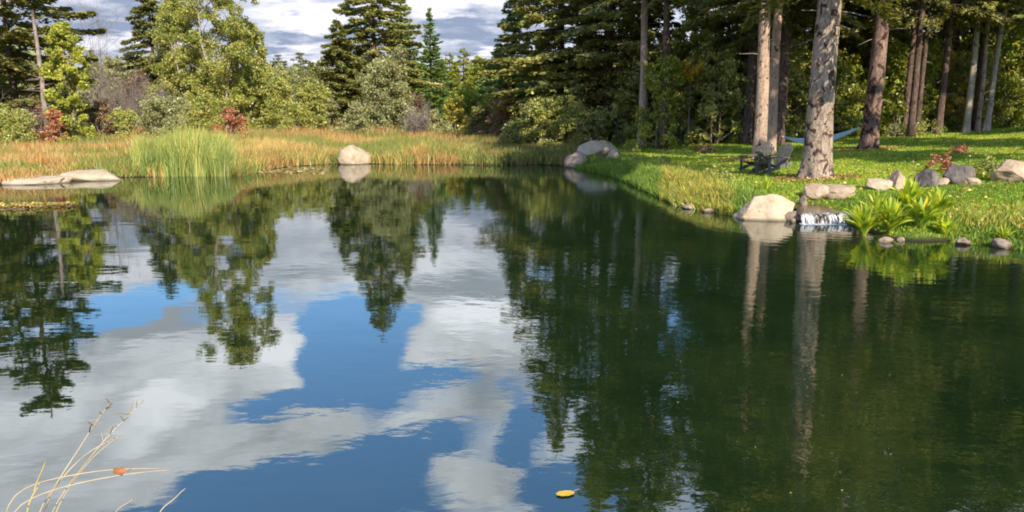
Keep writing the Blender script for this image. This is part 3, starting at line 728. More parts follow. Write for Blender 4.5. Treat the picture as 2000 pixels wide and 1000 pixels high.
# trees on the right bank whose shadows fall across the lawn
for i, (x, y, h) in enumerate([(15.5, 12.5, 13), (19.5, 15.5, 15), (24.5, 20.0, 13)]):
    o = copy_tree(protos[i]); o.location = (x, y, hz(x, y)); o.scale = (.85,) * 3
    o['label'] = 'spruce on the right bank outside the photograph that shades the lawn'; o['group'] = 'bank spruces beyond the frame'


def far_wood():
    rng = np.random.default_rng(9); n = 90000
    a = rng.uniform(-.75, .80, n); D = rng.uniform(125, 250, n) ; tr = rng.integers(0, 900, n)
    A0 = rng.uniform(-.8, .8, 900); D0 = rng.uniform(120, 250, 900); h0 = rng.uniform(6, 10.5, 900); w0 = rng.uniform(1.6, 3.2, 900)
    f = rng.random(n); ang = rng.random(n) * 6.28; rad = w0[tr] * (1 - f) ** .7 * rng.random(n) ** .4
    x = A0[tr] * D0[tr] + rad * np.cos(ang); y = D0[tr] + rad * np.sin(ang); z = H(x, y) + f * h0[tr]
    C = np.stack([x, y, z], 1); pal = [P_DARK, P_SPRUCE, P_OLIVE, P_YELGR]
    c = np.zeros((n, 3)); kind = rng.choice(4, 900, p=[.45, .25, .2, .1])[tr]
    for k in range(4):
        s = kind == k; c[s] = tint(rng, int(s.sum()), pal[k])
    o = leaves('far_woods', C, rng.normal(size=(n, 3)) + [0, 0, -.6], rng.normal(size=(n, 3)), 1.1 * rng.uniform(.6, 1.4, n), .6, c, M_leaf); tag(o, 'distant wooded hillside beyond the marsh', 'woods', kind='stuff')
far_wood()


# ------------------------------------------------------------------ grasses
def blades(name, X, Y, Hh, Wd, colr, label, rng, lean=.35, kind='stuff', cat='grass', z0=None, mat=None, curl=.0):
    n = len(X); Z = (H(X, Y) if z0 is None else z0) - .03
    a = rng.random(n) * 6.28; d = np.stack([np.cos(a), np.sin(a)], 1); q = rng.random(n) * 3.14; s = np.stack([np.cos(q), np.sin(q)], 1)
    ln = (lean * Hh * rng.normal(size=n))[:, None] * d
    B = np.stack([X, Y], 1); m = B + ln * .35; t = B + ln
    def v(p, z): return np.concatenate([p, z[:, None]], 1)
    w = (Wd * .5)[:, None] * s
    V = np.stack([v(B - w, Z), v(B + w, Z), v(m + w * .8, Z + Hh * .55), v(m - w * .8, Z + Hh * .55), v(t, Z + Hh * (1 - curl))], 1).reshape(-1, 3)
    b = np.arange(n) * 5
    loops = np.stack([b, b + 1, b + 2, b + 3, b + 3, b + 2, b + 4], 1).ravel()
    starts = np.stack([np.arange(n) * 7, np.arange(n) * 7 + 4], 1).ravel()
    o = newmesh(name, V, loops, starts, None, mat or M_grass, None, False, np.repeat(colr, 2, 0)); tag(o, label, cat, kind=kind)
    return o


def scatter(rng, n, x0, x1, y0, y1, fn):
    out = []; got = 0
    while got < n:
        X = rng.uniform(x0, x1, n * 2); Y = rng.uniform(y0, y1, n * 2); k = fn(X, Y); out.append(np.stack([X[k], Y[k]], 1)); got += int(k.sum())
    P = np.concatenate(out)[:n]; return P[:, 0], P[:, 1]


def pxof(X, Y): return 1000 + FPX * X / (Y * math.cos(TH) + EYE * math.sin(TH))


def patch(X, Y, s, seed=0):
    return np.array([mn.noise(Vector((x * s, y * s, seed))) for x, y in zip(X, Y)]) * .5 + .5


def grasses():
    rng = np.random.default_rng(123)
    # golden marsh grass on the far bank
    n = 170000
    def f(X, Y):
        px = pxof(X, Y); d = sdist(X, Y)
        return (d > .05) & (px > -40) & (px < 1130) & (d < 30) & (rng.random(len(X)) < np.exp(-d / 15))
    X, Y = scatter(rng, n, -34, 4, 21, 62, f); px = pxof(X, Y); d = sdist(X, Y)
    keep = (patch(X, Y, .55, 21) > .30) | (d < 1.8); X, Y, px, d = X[keep], Y[keep], px[keep], d[keep]; n = len(X)
    t = patch(X, Y, .28, 3) + .3 * (patch(X, Y, .9, 5) - .5); t = ((t - .5) * 1.6 + .5).clip(0, 1)
    gold = tint(rng, rng.random(n), [(.42, .34, .10), (.54, .42, .15), (.58, .40, .16)]); green = tint(rng, rng.random(n), [(.16, .20, .05), (.30, .32, .07)])
    rust = tint(rng, rng.random(n), [(.32, .15, .07), (.46, .25, .10), (.52, .36, .15)])
    c = gold.copy(); g = (t < .46) | ((px > 830) & (rng.random(n) < .75)) | (d < 1.5) & (rng.random(n) < .45); c[g] = green[g]
    back = ((px < 300) & (t > .48) & (rng.random(n) < .5)) | (rng.random(n) < (.12 + .6 * ss(d, 4, 12) * ss(px, 450, 600) * (t > .35))) | (t > .72) & (rng.random(n) < .6); c[back] = rust[back]
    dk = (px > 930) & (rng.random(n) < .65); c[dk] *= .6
    hh = (.55 + .6 * rng.random(n)) * (.55 + .65 * patch(X, Y, .35, 9)) * (.50 + .28 * ss(d, 0, 2.5) + .38 * ss(d, 3, 14)); hh *= 1.0 * np.where(px > 850, .8, 1) * np.where(px < 260, .75, 1)
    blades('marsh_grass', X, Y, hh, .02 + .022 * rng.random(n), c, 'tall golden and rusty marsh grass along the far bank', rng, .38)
    # cattails
    n = 11000; X, Y = scatter(rng, n, -18, -9, 24, 36, lambda X, Y: (pxof(X, Y) > 262) & (pxof(X, Y) < 470) & (sdist(X, Y) > -.5) & (sdist(X, Y) < 4.5))
    e = 1 - ((pxof(X, Y) - 360) / 115) ** 2; k = patch(X, Y, .8, 2)
    hh = (.68 + .5 * e.clip(0, 1) ** .6) * rng.uniform(.45, 1.1, n) * (.40 + 1.2 * k) * (.45 + .55 * ss(e, 0, .5))
    c = tint(rng, (rng.random(n) * .7 + .8 * (k - .35)).clip(0, 1), [(.14, .19, .05), (.24, .30, .08), (.42, .42, .11), (.58, .48, .15)])
    blades('cattail_reeds', X, Y, hh, .022 + .02 * rng.random(n), c, 'dense stand of tall green cattail reeds at the water edge', rng, .22, cat='reeds')
    # lawn
    n = 230000
    X, Y = scatter(rng, n, 1.5, 24, 10, 37, lambda X, Y: (sdist(X, Y) > .15) & (pxof(X, Y) < 2040) & (pxof(X, Y) > 1180) & (rng.random(len(X)) < (13 / Y) ** 1.3 ))
    t = ((patch(X, Y, .38, 1) * .65 + patch(X, Y, 2.1, 4) * .35 - .5) * 1.5 + .48)
    c = tint(rng, (t + .22 * rng.normal(size=n)).clip(0, 1), [(.11, .19, .015), (.20, .31, .025), (.30, .38, .035), (.45, .44, .07)])
    blades('lawn_grass', X, Y, (.03 + .035 * rng.random(n)) * (.7 + Y / 26), .012 + .0013 * Y, c, 'short bright green lawn grass dotted with yellow', rng, .5)
    # rough grass along the near side of the bank
    n = 46000
    X, Y = scatter(rng, n, .5, 11, 8.5, 34, lambda X, Y: (sdist(X, Y) > -.10) & (sdist(X, Y) < 2.6) & (pxof(X, Y) < 2060) & (pxof(X, Y) > 1120) & (rng.random(len(X)) < np.exp(-sdist(X, Y).clip(0, 9) / .9)) & (np.abs(X - FALL[0]) > .62) & ~((pxof(X, Y) > 1660) & (pxof(X, Y) < 1855) & (sdist(X, Y) < .9)))
    px = pxof(X, Y); t = patch(X, Y, .7, 8)
    yel = ((px > 1290) & (px < 1430) & (rng.random(n) < .55)) | (px > 1840) & (rng.random(n) < .35) & (sdist(X, Y) > .5)
    c = tint(rng, (t + .2 * rng.normal(size=n)).clip(0, 1), [(.09, .15, .025), (.17, .25, .035), (.30, .36, .05)]); y2 = tint(rng, n, [(.36, .34, .05), (.50, .40, .08), (.40, .27, .09)]); c[yel] = y2[yel]
    hh = (.10 + .26 * rng.random(n)) * (.6 + .8 * patch(X, Y, .9, 12)) * np.where(px < 1500, .8, .36)
    blades('bank_grass', X, Y, hh, .018 + .014 * rng.random(n), c, 'long rough green and yellow grass hanging over the pond edge', rng, .45)
grasses()


def tuft(name, label, p, n, Hh, sp, pal, seed, w=.03, cat='grass tuft', part='blade'):
    """a tuft one could lift out: arching blades in one mesh"""
    rng = np.random.default_rng(seed); V = []; F = []; C = []; k = 7; b = 0
    for i in range(n):
        a = rng.random() * 6.28; h = Hh * rng.uniform(.6, 1.1); out = sp * rng.uniform(.2, 1.2); s = np.linspace(0, 1, k)
        r = .05 * sp + out * s ** 1.7; z = h * (s - .28 * (out / sp) * s ** 3); P = np.stack([r * math.cos(a), r * math.sin(a), z - .03], 1)
        wd = w * (np.sin(math.pi * (.12 + .88 * s)) ** .7) * rng.uniform(.7, 1.2); sd = np.array([-math.sin(a), math.cos(a), 0]) * .9 + np.array([0, 0, .3]) * rng.normal()
        L = P - sd * wd[:, None] / 2; Rr = P + sd * wd[:, None] / 2
        V.append(np.stack([L, Rr], 1).reshape(-1, 3)); j = b + np.arange(k - 1) * 2; F.append(np.stack([j, j + 1, j + 3, j + 2], 1)); b += 2 * k
        C.append(np.repeat(tint(rng, 1, pal), k - 1, 0))
    o = quads(name, np.concatenate(V), np.concatenate(F), M_broad, None, True, np.concatenate(C)); o.location = p
    return tag(o, label, cat)


# ------------------------------------------------------------------ rocks
RK_cream = rock_mat('rock_cream', (.46, .35, .235), (.26, .19, .13), (.55, .45, .34), amt=.72)
RK_grey = rock_mat('rock_grey', (.12, .10, .09), (.055, .042, .038), (.24, .205, .185), amt=.60)
RK_tan = rock_mat('rock_tan', (.38, .27, .19), (.18, .12, .08), (.52, .40, .29), (.26, .25, .10), .62)
RK_brown = rock_mat('rock_brown', (.27, .19, .14), (.14, .09, .07), (.42, .33, .26), (.24, .24, .12), .58)


def rock(name, label, loc, size, seed, mat, rz=0, cuts=9, sub=5, rough=.10, group=None, sink=.25, cat='rock', tilt=(0, 0), top=None):
    rng = np.random.default_rng(seed); bm = bmesh.new(); bmesh.ops.create_icosphere(bm, subdivisions=sub, radius=1)
    P = np.array([v.co[:] for v in bm.verts])
    for i in range(cuts):
        nrm = unit(rng.normal(size=3) * np.array([1, 1, .8])); o = rng.uniform(.55, .86)
        if top and i == 0: nrm = unit(np.array([.06, -.1, 1])); o = top
        d = (P @ nrm - o).clip(0, None); P -= d[:, None] * nrm * .94
    for v, p in zip(bm.verts, P):
        q = Vector(p); k = mn.fractal(q * 1.7 + Vector((seed, 0, 0)), 1, 2, 6) * rough + mn.noise(q * 9 + Vector((0, seed, 0))) * .022 - max(0, .10 - abs(mn.noise(q * 2.3 + Vector((seed, 5, 0))))) * .45
        v.co = Vector((p * (1 + k) * np.array(size) * .5).tolist())
    me = bpy.data.meshes.new(name); bm.to_mesh(me); bm.free(); me.materials.append(mat)
    me.polygons.foreach_set('use_smooth', np.ones(len(me.polygons), bool))
    o = link(bpy.data.objects.new(name, me)); x, y = loc[0], loc[1]; z = loc[2] if len(loc) > 2 else max(0, hz(x, y))
    o.location = (x, y, z + size[2] * (.5 - sink)); o.rotation_euler = (tilt[0], tilt[1], rz); return tag(o, label, cat, group)


def sized(px0, px1, D): return (px1 - px0) / FPX * D


def build_rocks():
    x, y = wpt(695, 320); w = sized(664, 726, y)
    rock('boulder', 'smooth cream boulder standing alone in the far edge of the water', (x, y, 0), (w * 1.12, w * .9, w * .95), 3, RK_cream, .4, 6, rough=.05, sink=.36, cat='boulder')
    x, y = wpt(1506, 432); w = sized(1446, 1566, y)
    rock('boulder', 'pale cream boulder at the water edge left of the waterfall', (x, y + .38, 0), (w * 1.22, w * .8, .80), 11, RK_cream, .1, 8, rough=.06, sink=.44, cat='boulder')
    # the three rocks of the point
    rock('boulder', 'largest pale rounded boulder on the grassy point', at(1166, 29.5), (1.75, 1.1, .95), 21, RK_cream, .5, 7, cat='boulder', sink=.2)
    x, y = wpt(1128, 328); rock('boulder', 'low brown boulder at the water left of the largest point boulder', (x, y + .3, 0), (.95, .8, .95), 22, RK_tan, 0, 7, cat='boulder', sink=.38)
    rock('boulder', 'small pale boulder on the right side of the point group', at(1197, 27.5), (.48, .4, .55), 23, RK_cream, 0, 8, cat='boulder', sink=.2)
    # flat slabs at the left
    x, y = wpt(168, 352); rock('flat_rock', 'long flat cream slab jutting into the water on the left', (x, y + .25, 0), (2.7, 1.3, 1.3), 31, RK_cream, -.08, 12, rough=.05, sink=.57, top=.5)
    x, y = wpt(30, 360); rock('flat_rock', 'low flat pale slab at the left frame edge', (x, y + .3, 0), (3.2, 1.3, .95), 32, RK_cream, .12, 12, rough=.05, sink=.58, top=.5)
    for i, (px, py, s, mt, lab) in enumerate([(8, 338, .55, RK_grey, 'small grey rock above the left slab at the frame edge'), (40, 336, .42, RK_brown, 'small brown rock above the left slab'), (58, 338, .35, RK_grey, 'small grey rock right of the brown one above the slab')]):
        p = hit(px, py); rock('rock', lab, (p.x, p.y), (s * 1.4, s, s * .8), 35 + i, mt, i, sub=4)
    # stones about the waterfall
    X, Y = FALL
    def near(px, dy): return ((px - 1000) / FPX * (Y + dy) * 1.01, Y + dy)
    for (px, dy, s, sd, mt, z, lab, rz, tp) in [
            (1634, 1.75, (1.0, .55, .52), 41, RK_tan, .27, 'long tan block behind the top of the waterfall', .05, .55),
            (1590, 1.75, (.50, .55, .46), 42, RK_tan, .32, 'tan block at the left side of the stream bed', .4, .6),
            (1566, 1.3, (.18, .3, .3), 46, RK_brown, .16, 'narrow brown stone between the cream boulder and the stream', 0, None),
            (1705, 2.2, (.62, .5, .42), 43, RK_cream, .40, 'flat cream stone right of the stream with a sloping face', -.3, .6),
            (1745, 2.1, (.50, .42, .58), 44, RK_tan, .42, 'upright angular tan stone behind the water plants', .5, None),
            (1662, .02, (.26, .3, .30), 47, RK_grey, -.02, 'dark wet stone at the right end of the waterfall', .3, None)]:
        x, y = near(px, dy); rock('rock', lab, (x, y, z), s, sd, mt, rz, 11, top=tp, sink=.35)
    for i, (px, py, s, lab) in enumerate([(1735, 474, .16, 'small pale stone in front of the water plants, left one'), (1762, 472, .12, 'small pale stone in front of the water plants, right one'), (1345, 408, .22, 'little pinkish stone under the yellow bank grass'),
                                          (1388, 415, .22, 'little tan stone midway to the cream boulder'), (1885, 478, .2, 'little brown stone at the shady bank foot'), (1960, 484, .26, 'dark brown stone at the right end of the bank foot')]):
        x, y = wpt(px, py); rock('stone', lab, (x, y + .05, 0), (s * 1.5, s, s * .8), 55 + i, RK_brown if i > 3 else RK_tan, i, sub=4, sink=.35, cat='stone')
    # grey rocks on the lawn
    for i, (px, py, s, mt, rz, lab) in enumerate([(1822, 366, (.60, .5, .46), RK_grey, 0, 'mossy grey rock, lower left one of the lawn rocks'), (1868, 362, (.62, .5, .55), RK_grey, .4, 'largest rounded grey rock of the lawn rocks'),
                                                  (1893, 352, (.5, .4, .42), RK_grey, .9, 'grey rock with a flat top behind the largest lawn rock'), (1850, 364, (.35, .3, .2), RK_tan, .3, 'low tan stone wedged before the grey lawn rocks'), (1905, 363, (.4, .3, .2), RK_tan, .3, 'low tan stone right of the largest grey lawn rock'),
                                                  (1985, 357, (.95, .7, .60), RK_tan, .2, 'big tan boulder cut by the right frame edge')]):
        p = hit(px, py); rock('rock', lab, (p.x, p.y + .15), s, 70 + i, mt, rz, 10, sink=.22)
build_rocks()


# ------------------------------------------------------------------ waterfall, stream
def build_fall():
    X, Y = FALL; rng = np.random.default_rng(4)
    m, t = newmat('falling_water'); o = t.n('ShaderNodeTexCoord').outputs['Object']
    n = t.noise(t.v('MULTIPLY', o, (1, 1, .16)), 22, 4, .65, .2); n2 = t.noise(t.v('MULTIPLY', o, (1, 1, .4)), 7, 3, .5)
    prin(t, t.ramp(t.m('MULTIPLY_ADD', n2, .55, t.m('MULTIPLY', n, .6)), [(.46, (.06, .045, .035)), (.54, (.20, .17, .15)), (.60, (.42, .41, .39)), (.68, (.62, .60, .58))]), .5, .2, n, .6, .03)
    root = tag(empty('waterfall', (X, Y, 0)), 'little white waterfall pouring over a stone lip into the pond', 'waterfall')
    T = Tubes()
    for i in range(64):
        u = rng.uniform(-.46, .42); edge = 1 - (abs(u) / .5) ** 3
        if mn.noise(Vector((u * 7, 2, 9))) < -.22 or (i % 3 == 0 and mn.noise(Vector((u * 16, 5, 1))) < 0): continue
        zt = .150 + .012 * mn.noise(Vector((u * 8, 0, 0))); yo = -.05 - .07 * edge * rng.random(); s = np.linspace(0, 1, 9)
        P = np.stack([u + .02 * rng.normal() * s + .006 * rng.normal(size=9), .16 + (yo - .16) * (1 - (1 - s) ** 1.7), zt * (1 - s ** 2.6) + .004], 1)
        T.add(P, rng.uniform(.007, .022) * (.7 + .7 * s) * (1 + .15 * rng.normal(size=9)), 6, .1, rng)
    T.build('curtain', m, root)
    mf, t = newmat('foam'); o = t.n('ShaderNodeTexCoord').outputs['Object']; n = t.noise(o, 30, 4, .6); prin(t, t.mix(t.rng(n, .35, .6), (.35, .36, .36), (.85, .87, .9)), .5, .4, n, .6, .02)
    bm = bmesh.new()
    for i in range(620):
        u = rng.uniform(-.50, .50); s = rng.uniform(.004, .017); k = bmesh.ops.create_icosphere(bm, subdivisions=1, radius=s)['verts']
        for v in k: v.co += Vector((u, -.06 - abs(rng.normal()) * .10, s * .1)); v.co.z *= .7
    me = bpy.data.meshes.new('foam'); bm.to_mesh(me); bm.free(); me.materials.append(mf); link(bpy.data.objects.new('foam', me), root)
    for i, (dx, dy, sz, lab) in enumerate([(-.56, .12, (.10, .16, .16), 'wet brown stone at the left foot of the waterfall'), (-.18, -.02, (.2, .14, .12), 'half drowned stone under the left part of the waterfall'), (.22, -.03, (.24, .15, .13), 'half drowned stone under the right part of the waterfall'), (.46, .12, (.28, .3, .3), 'dark mossy stone shouldering the waterfall on the right')]):
        rock('stone', lab, (X + dx, Y + dy, .0), sz, 95 + i, RK_grey if i else RK_brown, i, 8, sub=4, sink=.4, cat='stone')
    # lip stone and stream
    rock('ledge_rock', 'wide brown wet ledge stone that the waterfall runs over', (X + .02, Y + .42, .02), (1.3, .74, .46), 90, RK_brown, 0, 6, rough=.04, sink=.5, top=.5)
    ms, t = newmat('stream_water'); o = t.n('ShaderNodeTexCoord').outputs['Object']; n = t.noise(o, 9, 4, .6)
    prin(t, t.mix(n, (.045, .026, .015), (.17, .105, .06)), .12, .6, n, .25, .02)
    V = []; F = []
    for j in range(9):
        f = j / 8; y = Y + .06 + f * 1.65; w = .42 - .12 * f + .05 * math.sin(f * 9 + 1)
        V += [(X - w + .12 * f, y, .150 + .04 * f), (X + w + .12 * f, y, .150 + .04 * f)]
        if j: F.append((2 * j - 2, 2 * j - 1, 2 * j + 1, 2 * j))
    tag(quads('stream_water', V, F, ms), kind='structure')
build_fall()

# ------------------------------------------------------------------ water plants, tufts, floating and fallen leaves
PL = [(.22, .31, .03), (.40, .48, .04), (.62, .62, .08)]
rng = np.random.default_rng(8)
for i, (px, py, h, sp, n, w) in enumerate([(1690, 462, .55, .34, 44, .04), (1714, 452, .62, .28, 44, .04), (1742, 464, .55, .28, 44, .055), (1772, 455, .66, .28, 44, .07), (1800, 466, .52, .26, 36, .085), (1828, 460, .55, .26, 36, .085), (1848, 468, .34, .2, 24, .06)]):
    x, y = wpt(px, py)
    h *= 1.12; n = int(n * 2.7); w *= 1.2
    tuft('water_plant', ['narrow leaved water plant nearest the waterfall', 'tall narrow leaved plant behind the one nearest the waterfall', 'arching light green plant behind the two small pale stones',
                         'tallest broad leaved plant in the middle of the clump', 'broad bright leaves in the right half of the plant clump', 'broad leaved plant next to the right end of the clump', 'smallest low plant ending the clump on the right'][i],
         (x, y + .05, max(0, hz(x, y))), n, h, sp, PL, 400 + i, w, 'water plant')
for i, (px, py, h, sp, pal, lab) in enumerate([(1497, 372, .42, .14, PL, 'bright spiky tuft on the lawn edge before the garden chairs'), (1158, 322, .5, .3, PL, 'bright green tuft between the boulders of the point'), (148, 340, .42, .35, PL, 'bright yellow green tuft behind the long slab'),
                                               (82, 338, .75, .22, [(.5, .14, .06), (.6, .3, .1), (.5, .35, .1)], 'orange red tuft behind the left end of the slab'), (1340, 392, .38, .3, [(.4, .38, .05), (.55, .45, .07)], 'yellow tuft on the bank right of the point'),
                                               (1960, 470, .3, .2, PL, 'green tuft on the shady bank at the right frame edge')]):
    p = hit(px, py); tuft('grass_tuft', lab, (p.x, p.y, max(0, hz(p.x, p.y))), 34, h, sp, pal, 420 + i, .022)
for i, (px, py, h, r, pal, lab) in enumerate([(1835, 338, .38, .24, P_RED, 'reddish brown low bush behind the grey lawn rocks'), (1875, 300, .22, .26, P_RED, 'small rusty patch of a bush on the open lawn'), (1925, 345, .4, .22, P_OLIVE, 'leafy green plant in the dark gap between lawn rocks'),
                                              (1742, 252, .5, .4, P_GREYG, 'pale leaved low plant at the lawn back edge, left one'), (1775, 248, .6, .5, P_GREYG, 'pale leaved low plant at the lawn back edge, middle one'), (1810, 248, .6, .5, P_OLIVE, 'pale leaved low plant at the lawn back edge, right one'),
                                              (1486, 340, .55, .28, P_DARK, 'dark leafy plant between the two garden chairs'), (1375, 300, .3, .4, P_BROWN, 'low rusty weed patch at the left of the lawn'), (1235, 300, .5, .4, P_YELGR, 'bright leafy weeds at the foot of the lone pine'),
                                              (1300, 330, .35, .4, P_OLIVE, 'green weeds on the bank right of the lone pine'), (1400, 352, .28, .35, P_OLIVE, 'low green weeds on the lawn left of the chairs')]):
    p = hit(px, py) if py > 255 else at(px, 31); broadleaf('low_plant', lab, (p.x, p.y, hz(p.x, p.y)), h, r, .03, 440 + i, pal, 700, .06, 9, stems=3, env='dome', cat='plant', clump=.5, crown='foliage', r0=.015, limb_r=.006)


def litter():
    rng = np.random.default_rng(31); n = 6500
    X, Y = scatter(rng, n, 2, 22, 11, 33, lambda X, Y: (sdist(X, Y) > .4) & (pxof(X, Y) < 2030) & (pxof(X, Y) > 1240) & ((np.hypot(X - LT['big'][1].x, Y - LT['big'][1].y) < .95) | (np.hypot(X - LT['twin1'][1].x, Y - LT['twin1'][1].y) < 1.2) | (np.hypot(X - LT['right'][1].x, Y - LT['right'][1].y) < 1.1) | (rng.random(len(X)) < .05)))
    C = np.stack([X, Y, H(X, Y) + .035 + .03 * rng.random(n)], 1)
    o = leaves('fallen_leaves', C, rng.normal(size=(n, 3)) * [1, 1, .3], rng.normal(size=(n, 3)) * [1, 1, .3], .07, .05, tint(rng, n, [(.20, .11, .05), (.38, .24, .09), (.55, .42, .10)], .3), M_leaf)
    tag(o, 'brown and yellow leaves fallen on the lawn and about the trunks', 'leaves', kind='stuff')
    n = 24; P = np.array([wpt(p, q) for p, q in zip(rng.uniform(1150, 2000, n), rng.uniform(470, 980, n))]); C = np.concatenate([P, np.full((n, 1), .006)], 1); k = (sdist(P[:, 0], P[:, 1]) < -.1); C = C[k]; n = len(C)
    o = leaves('floating_specks_foliage', C, rng.normal(size=(n, 3)) * [1, 1, .02], rng.normal(size=(n, 3)) * [1, 1, .02], .016, .012, tint(rng, n, [(.20, .18, .08), (.38, .34, .18)], .3), M_leaf)
    tag(o, 'tiny seeds and leaf crumbs floating on the right half of the pond', 'leaf crumbs', kind='stuff')
litter()


def mud_bar():
    rng = np.random.default_rng(2); a = np.array(wpt(-60, 408)); b = np.array(wpt(150, 402)); nx, ny = 90, 24; V = []
    for j in range(ny):
        for i in range(nx):
            u = i / (nx - 1); v = j / (ny - 1) * 2 - 1; w = .55 * (1 - u ** 2.5) ** .7 * (1 + .3 * mn.noise(Vector((u * 9, 1, 0)))) + .02
            c = a * (1 - u) + b * u; z = .07 * (1 - v * v) * (1 - u * .7) - .02 + .035 * mn.noise(Vector((u * 28, v * 3, 4)))
            V.append((c[0], c[1] + v * w, z))
    F = [(j * nx + i, j * nx + i + 1, (j + 1) * nx + i + 1, (j + 1) * nx + i) for j in range(ny - 1) for i in range(nx - 1)]
    m = flat_mat('wet_mud', (.10, .065, .035), (.24, .16, .09), 7, .7, .4, .8, .05); tag(quads('mud_path', V, F, m), kind='structure')
    n = 900; u = rng.random(n) ** 1.2; v = rng.uniform(-.8, .8, n); c = a * (1 - u[:, None]) + b * u[:, None]
    C = np.stack([c[:, 0], c[:, 1] + v * .5 * (1 - u ** 2.5) ** .7, .035 + .04 * rng.random(n)], 1)
    o = leaves('fallen_leaves', C, rng.normal(size=(n, 3)) * [1, 1, .25], rng.normal(size=(n, 3)) * [1, 1, .25], .08, .05, tint(rng, n, [(.30, .17, .07), (.45, .30, .10), (.30, .34, .08), (.6, .42, .1)], .3), M_leaf)
    tag(o, 'fallen leaves and weeds lying on the mud bar at the left', 'leaves', kind='stuff')
    # leaf litter and pads along the far waterline
    n = 700; X = rng.uniform(-16, -3, n); dd = []
    P = np.array([wpt(p, 0 + q) for p, q in zip(rng.uniform(430, 640, n), 333 + rng.normal(size=n) * 3.5)]); C = np.concatenate([P, np.full((n, 1), .012)], 1)
    o = leaves('floating_leaves', C, rng.normal(size=(n, 3)) * [1, 1, .06], rng.normal(size=(n, 3)) * [1, 1, .06], .16, .10, tint(rng, n, [(.25, .16, .07), (.45, .34, .12), (.5, .42, .2)], .3), M_leaf); tag(o, 'fallen leaves floating by the far golden grass', 'leaves', kind='stuff')
mud_bar()


def tree_leaf(name, label, loc, size, rot, col, curl=.2, lobes=False):
    """one fallen leaf: blade with midrib fold, and stalk"""
    rng = np.random.default_rng(int(size * 1e4)); k = 28; a = np.arange(k) * 2 * np.pi / k
    r = 1 + .07 * np.cos(a * 9) + (.16 * np.cos(a * 5) if lobes else 0)
    x = np.cos(a) * r * size * .5 * 1.15; y = np.sin(a) * r * size * .34
    z = np.abs(y) * curl + (x / size) ** 2 * size * curl
    V = [(0, 0, 0)] + list(zip(x, y, z)); F = [(0, i + 1, (i + 1) % k + 1) for i in range(k)]
    m = flat_mat(name + '_skin', col, tuple(c * .75 for c in col), 60, .6, .3, .3, .002)
    root = tag(empty(name, loc), label, 'leaf'); root.rotation_euler = rot; quads('blade', V, F, m, root)
    T = Tubes(); T.add([(size * .5, 0, size * .1), (size * .75, .002, size * .13), (size * .95, .008, size * .12)], [.0012, .001, .0008], 5); T.build('stalk', m, root)
x, y = wpt(1104, 966); tree_leaf('floating_leaf', 'single yellow leaf floating on the open water near the camera', (x, y, .006), .080, (0, 0, .25), (.66, .40, .05), .05)


def near_grass():
    m = flat_mat('dry_straw', (.34, .24, .12), (.58, .46, .29), 14, .7, .3, .2, .001, (1, 1, .2)); mg = flat_mat('gold_straw', (.55, .36, .08), (.70, .52, .20), 18, .7, .3, .2, .001)
    base = Vector((-1.18, 1.62, hz(-1.18, 1.62))); root = tag(empty('dry_grass', base), 'dry straw coloured grass stalks leaning over the water in the near corner', 'grass')
    def pp(px, py, D): d = ray(px, py); return EYE * Vector((0, 0, 1)) + d * (D / d.y)
    paths = [[(70, 1010, 1.62), (135, 905, 1.68), (185, 830, 1.73), (222, 778, 1.76)], [(85, 1010, 1.6), (150, 925, 1.64), (215, 845, 1.68), (280, 783, 1.7)],
             [(60, 1010, 1.64), (120, 935, 1.67), (180, 878, 1.7), (240, 848, 1.73)], [(50, 1010, 1.55), (68, 960, 1.56), (90, 898, 1.57)],
             [(95, 1010, 1.58), (140, 945, 1.6), (175, 893, 1.61), (235, 850, 1.64)],
             [(-10, 975, 1.5), (90, 935, 1.52), (200, 918, 1.55), (325, 915, 1.6)], [(-10, 1000, 1.48), (110, 955, 1.5), (220, 928, 1.53), (330, 918, 1.56)],
             [(215, 1010, 1.5), (240, 990, 1.5), (262, 972, 1.5)], [(300, 1010, 1.48), (330, 980, 1.5), (362, 954, 1.52)], [(48, 1010, 1.52), (66, 965, 1.53), (78, 940, 1.54)]]
    mid = []
    for i, pth in enumerate(paths):
        P = [pp(*q) for q in pth]; g = base + Vector((.02 * (i % 4) + (.32 if i in (7, 8) else 0), -.03 * (i % 3), -.02))
        P = [g, g.lerp(P[0], .5) + Vector((0, 0, .03))] + P; P = np.array([p[:] for p in P]) - np.array(base)
        s = np.arange(len(P)); u = np.linspace(0, len(P) - 1, 26)
        # Catmull-like smoothing
        Q = np.stack([np.interp(u, s, P[:, k]) for k in range(3)], 1)
        Q[2:-1] += np.random.default_rng(i).normal(size=(23, 3)) * .0035
        for _ in range(7): Q[1:-1] = (Q[:-2] + Q[1:-1] * 2 + Q[2:]) / 4
        T = Tubes(); T.add(Q, np.linspace(.0018, .0008, 26), 6); o = T.build('stalk', mg if i in (3, 9) else m, root)
        if i in (1, 0):
            TT = Tubes(); rg = np.random.default_rng(i)
            for k in range(10):
                b = Q[int(19 + k * .6)]; TT.add([b, b + rg.normal(size=3) * .012 + np.array([.006, 0, .014])], [.0014, .0006], 4)
            TT.build('seed_head', m, o)
    d = ray(232, 922); c = Vector((0, 0, EYE)) + d * (1.535 / d.y)
    tree_leaf('caught_leaf', 'curled orange leaf caught on the dry grass stalks', c, .024, (.9, .3, .6), (.30, .12, .04), .9, True)
near_grass()


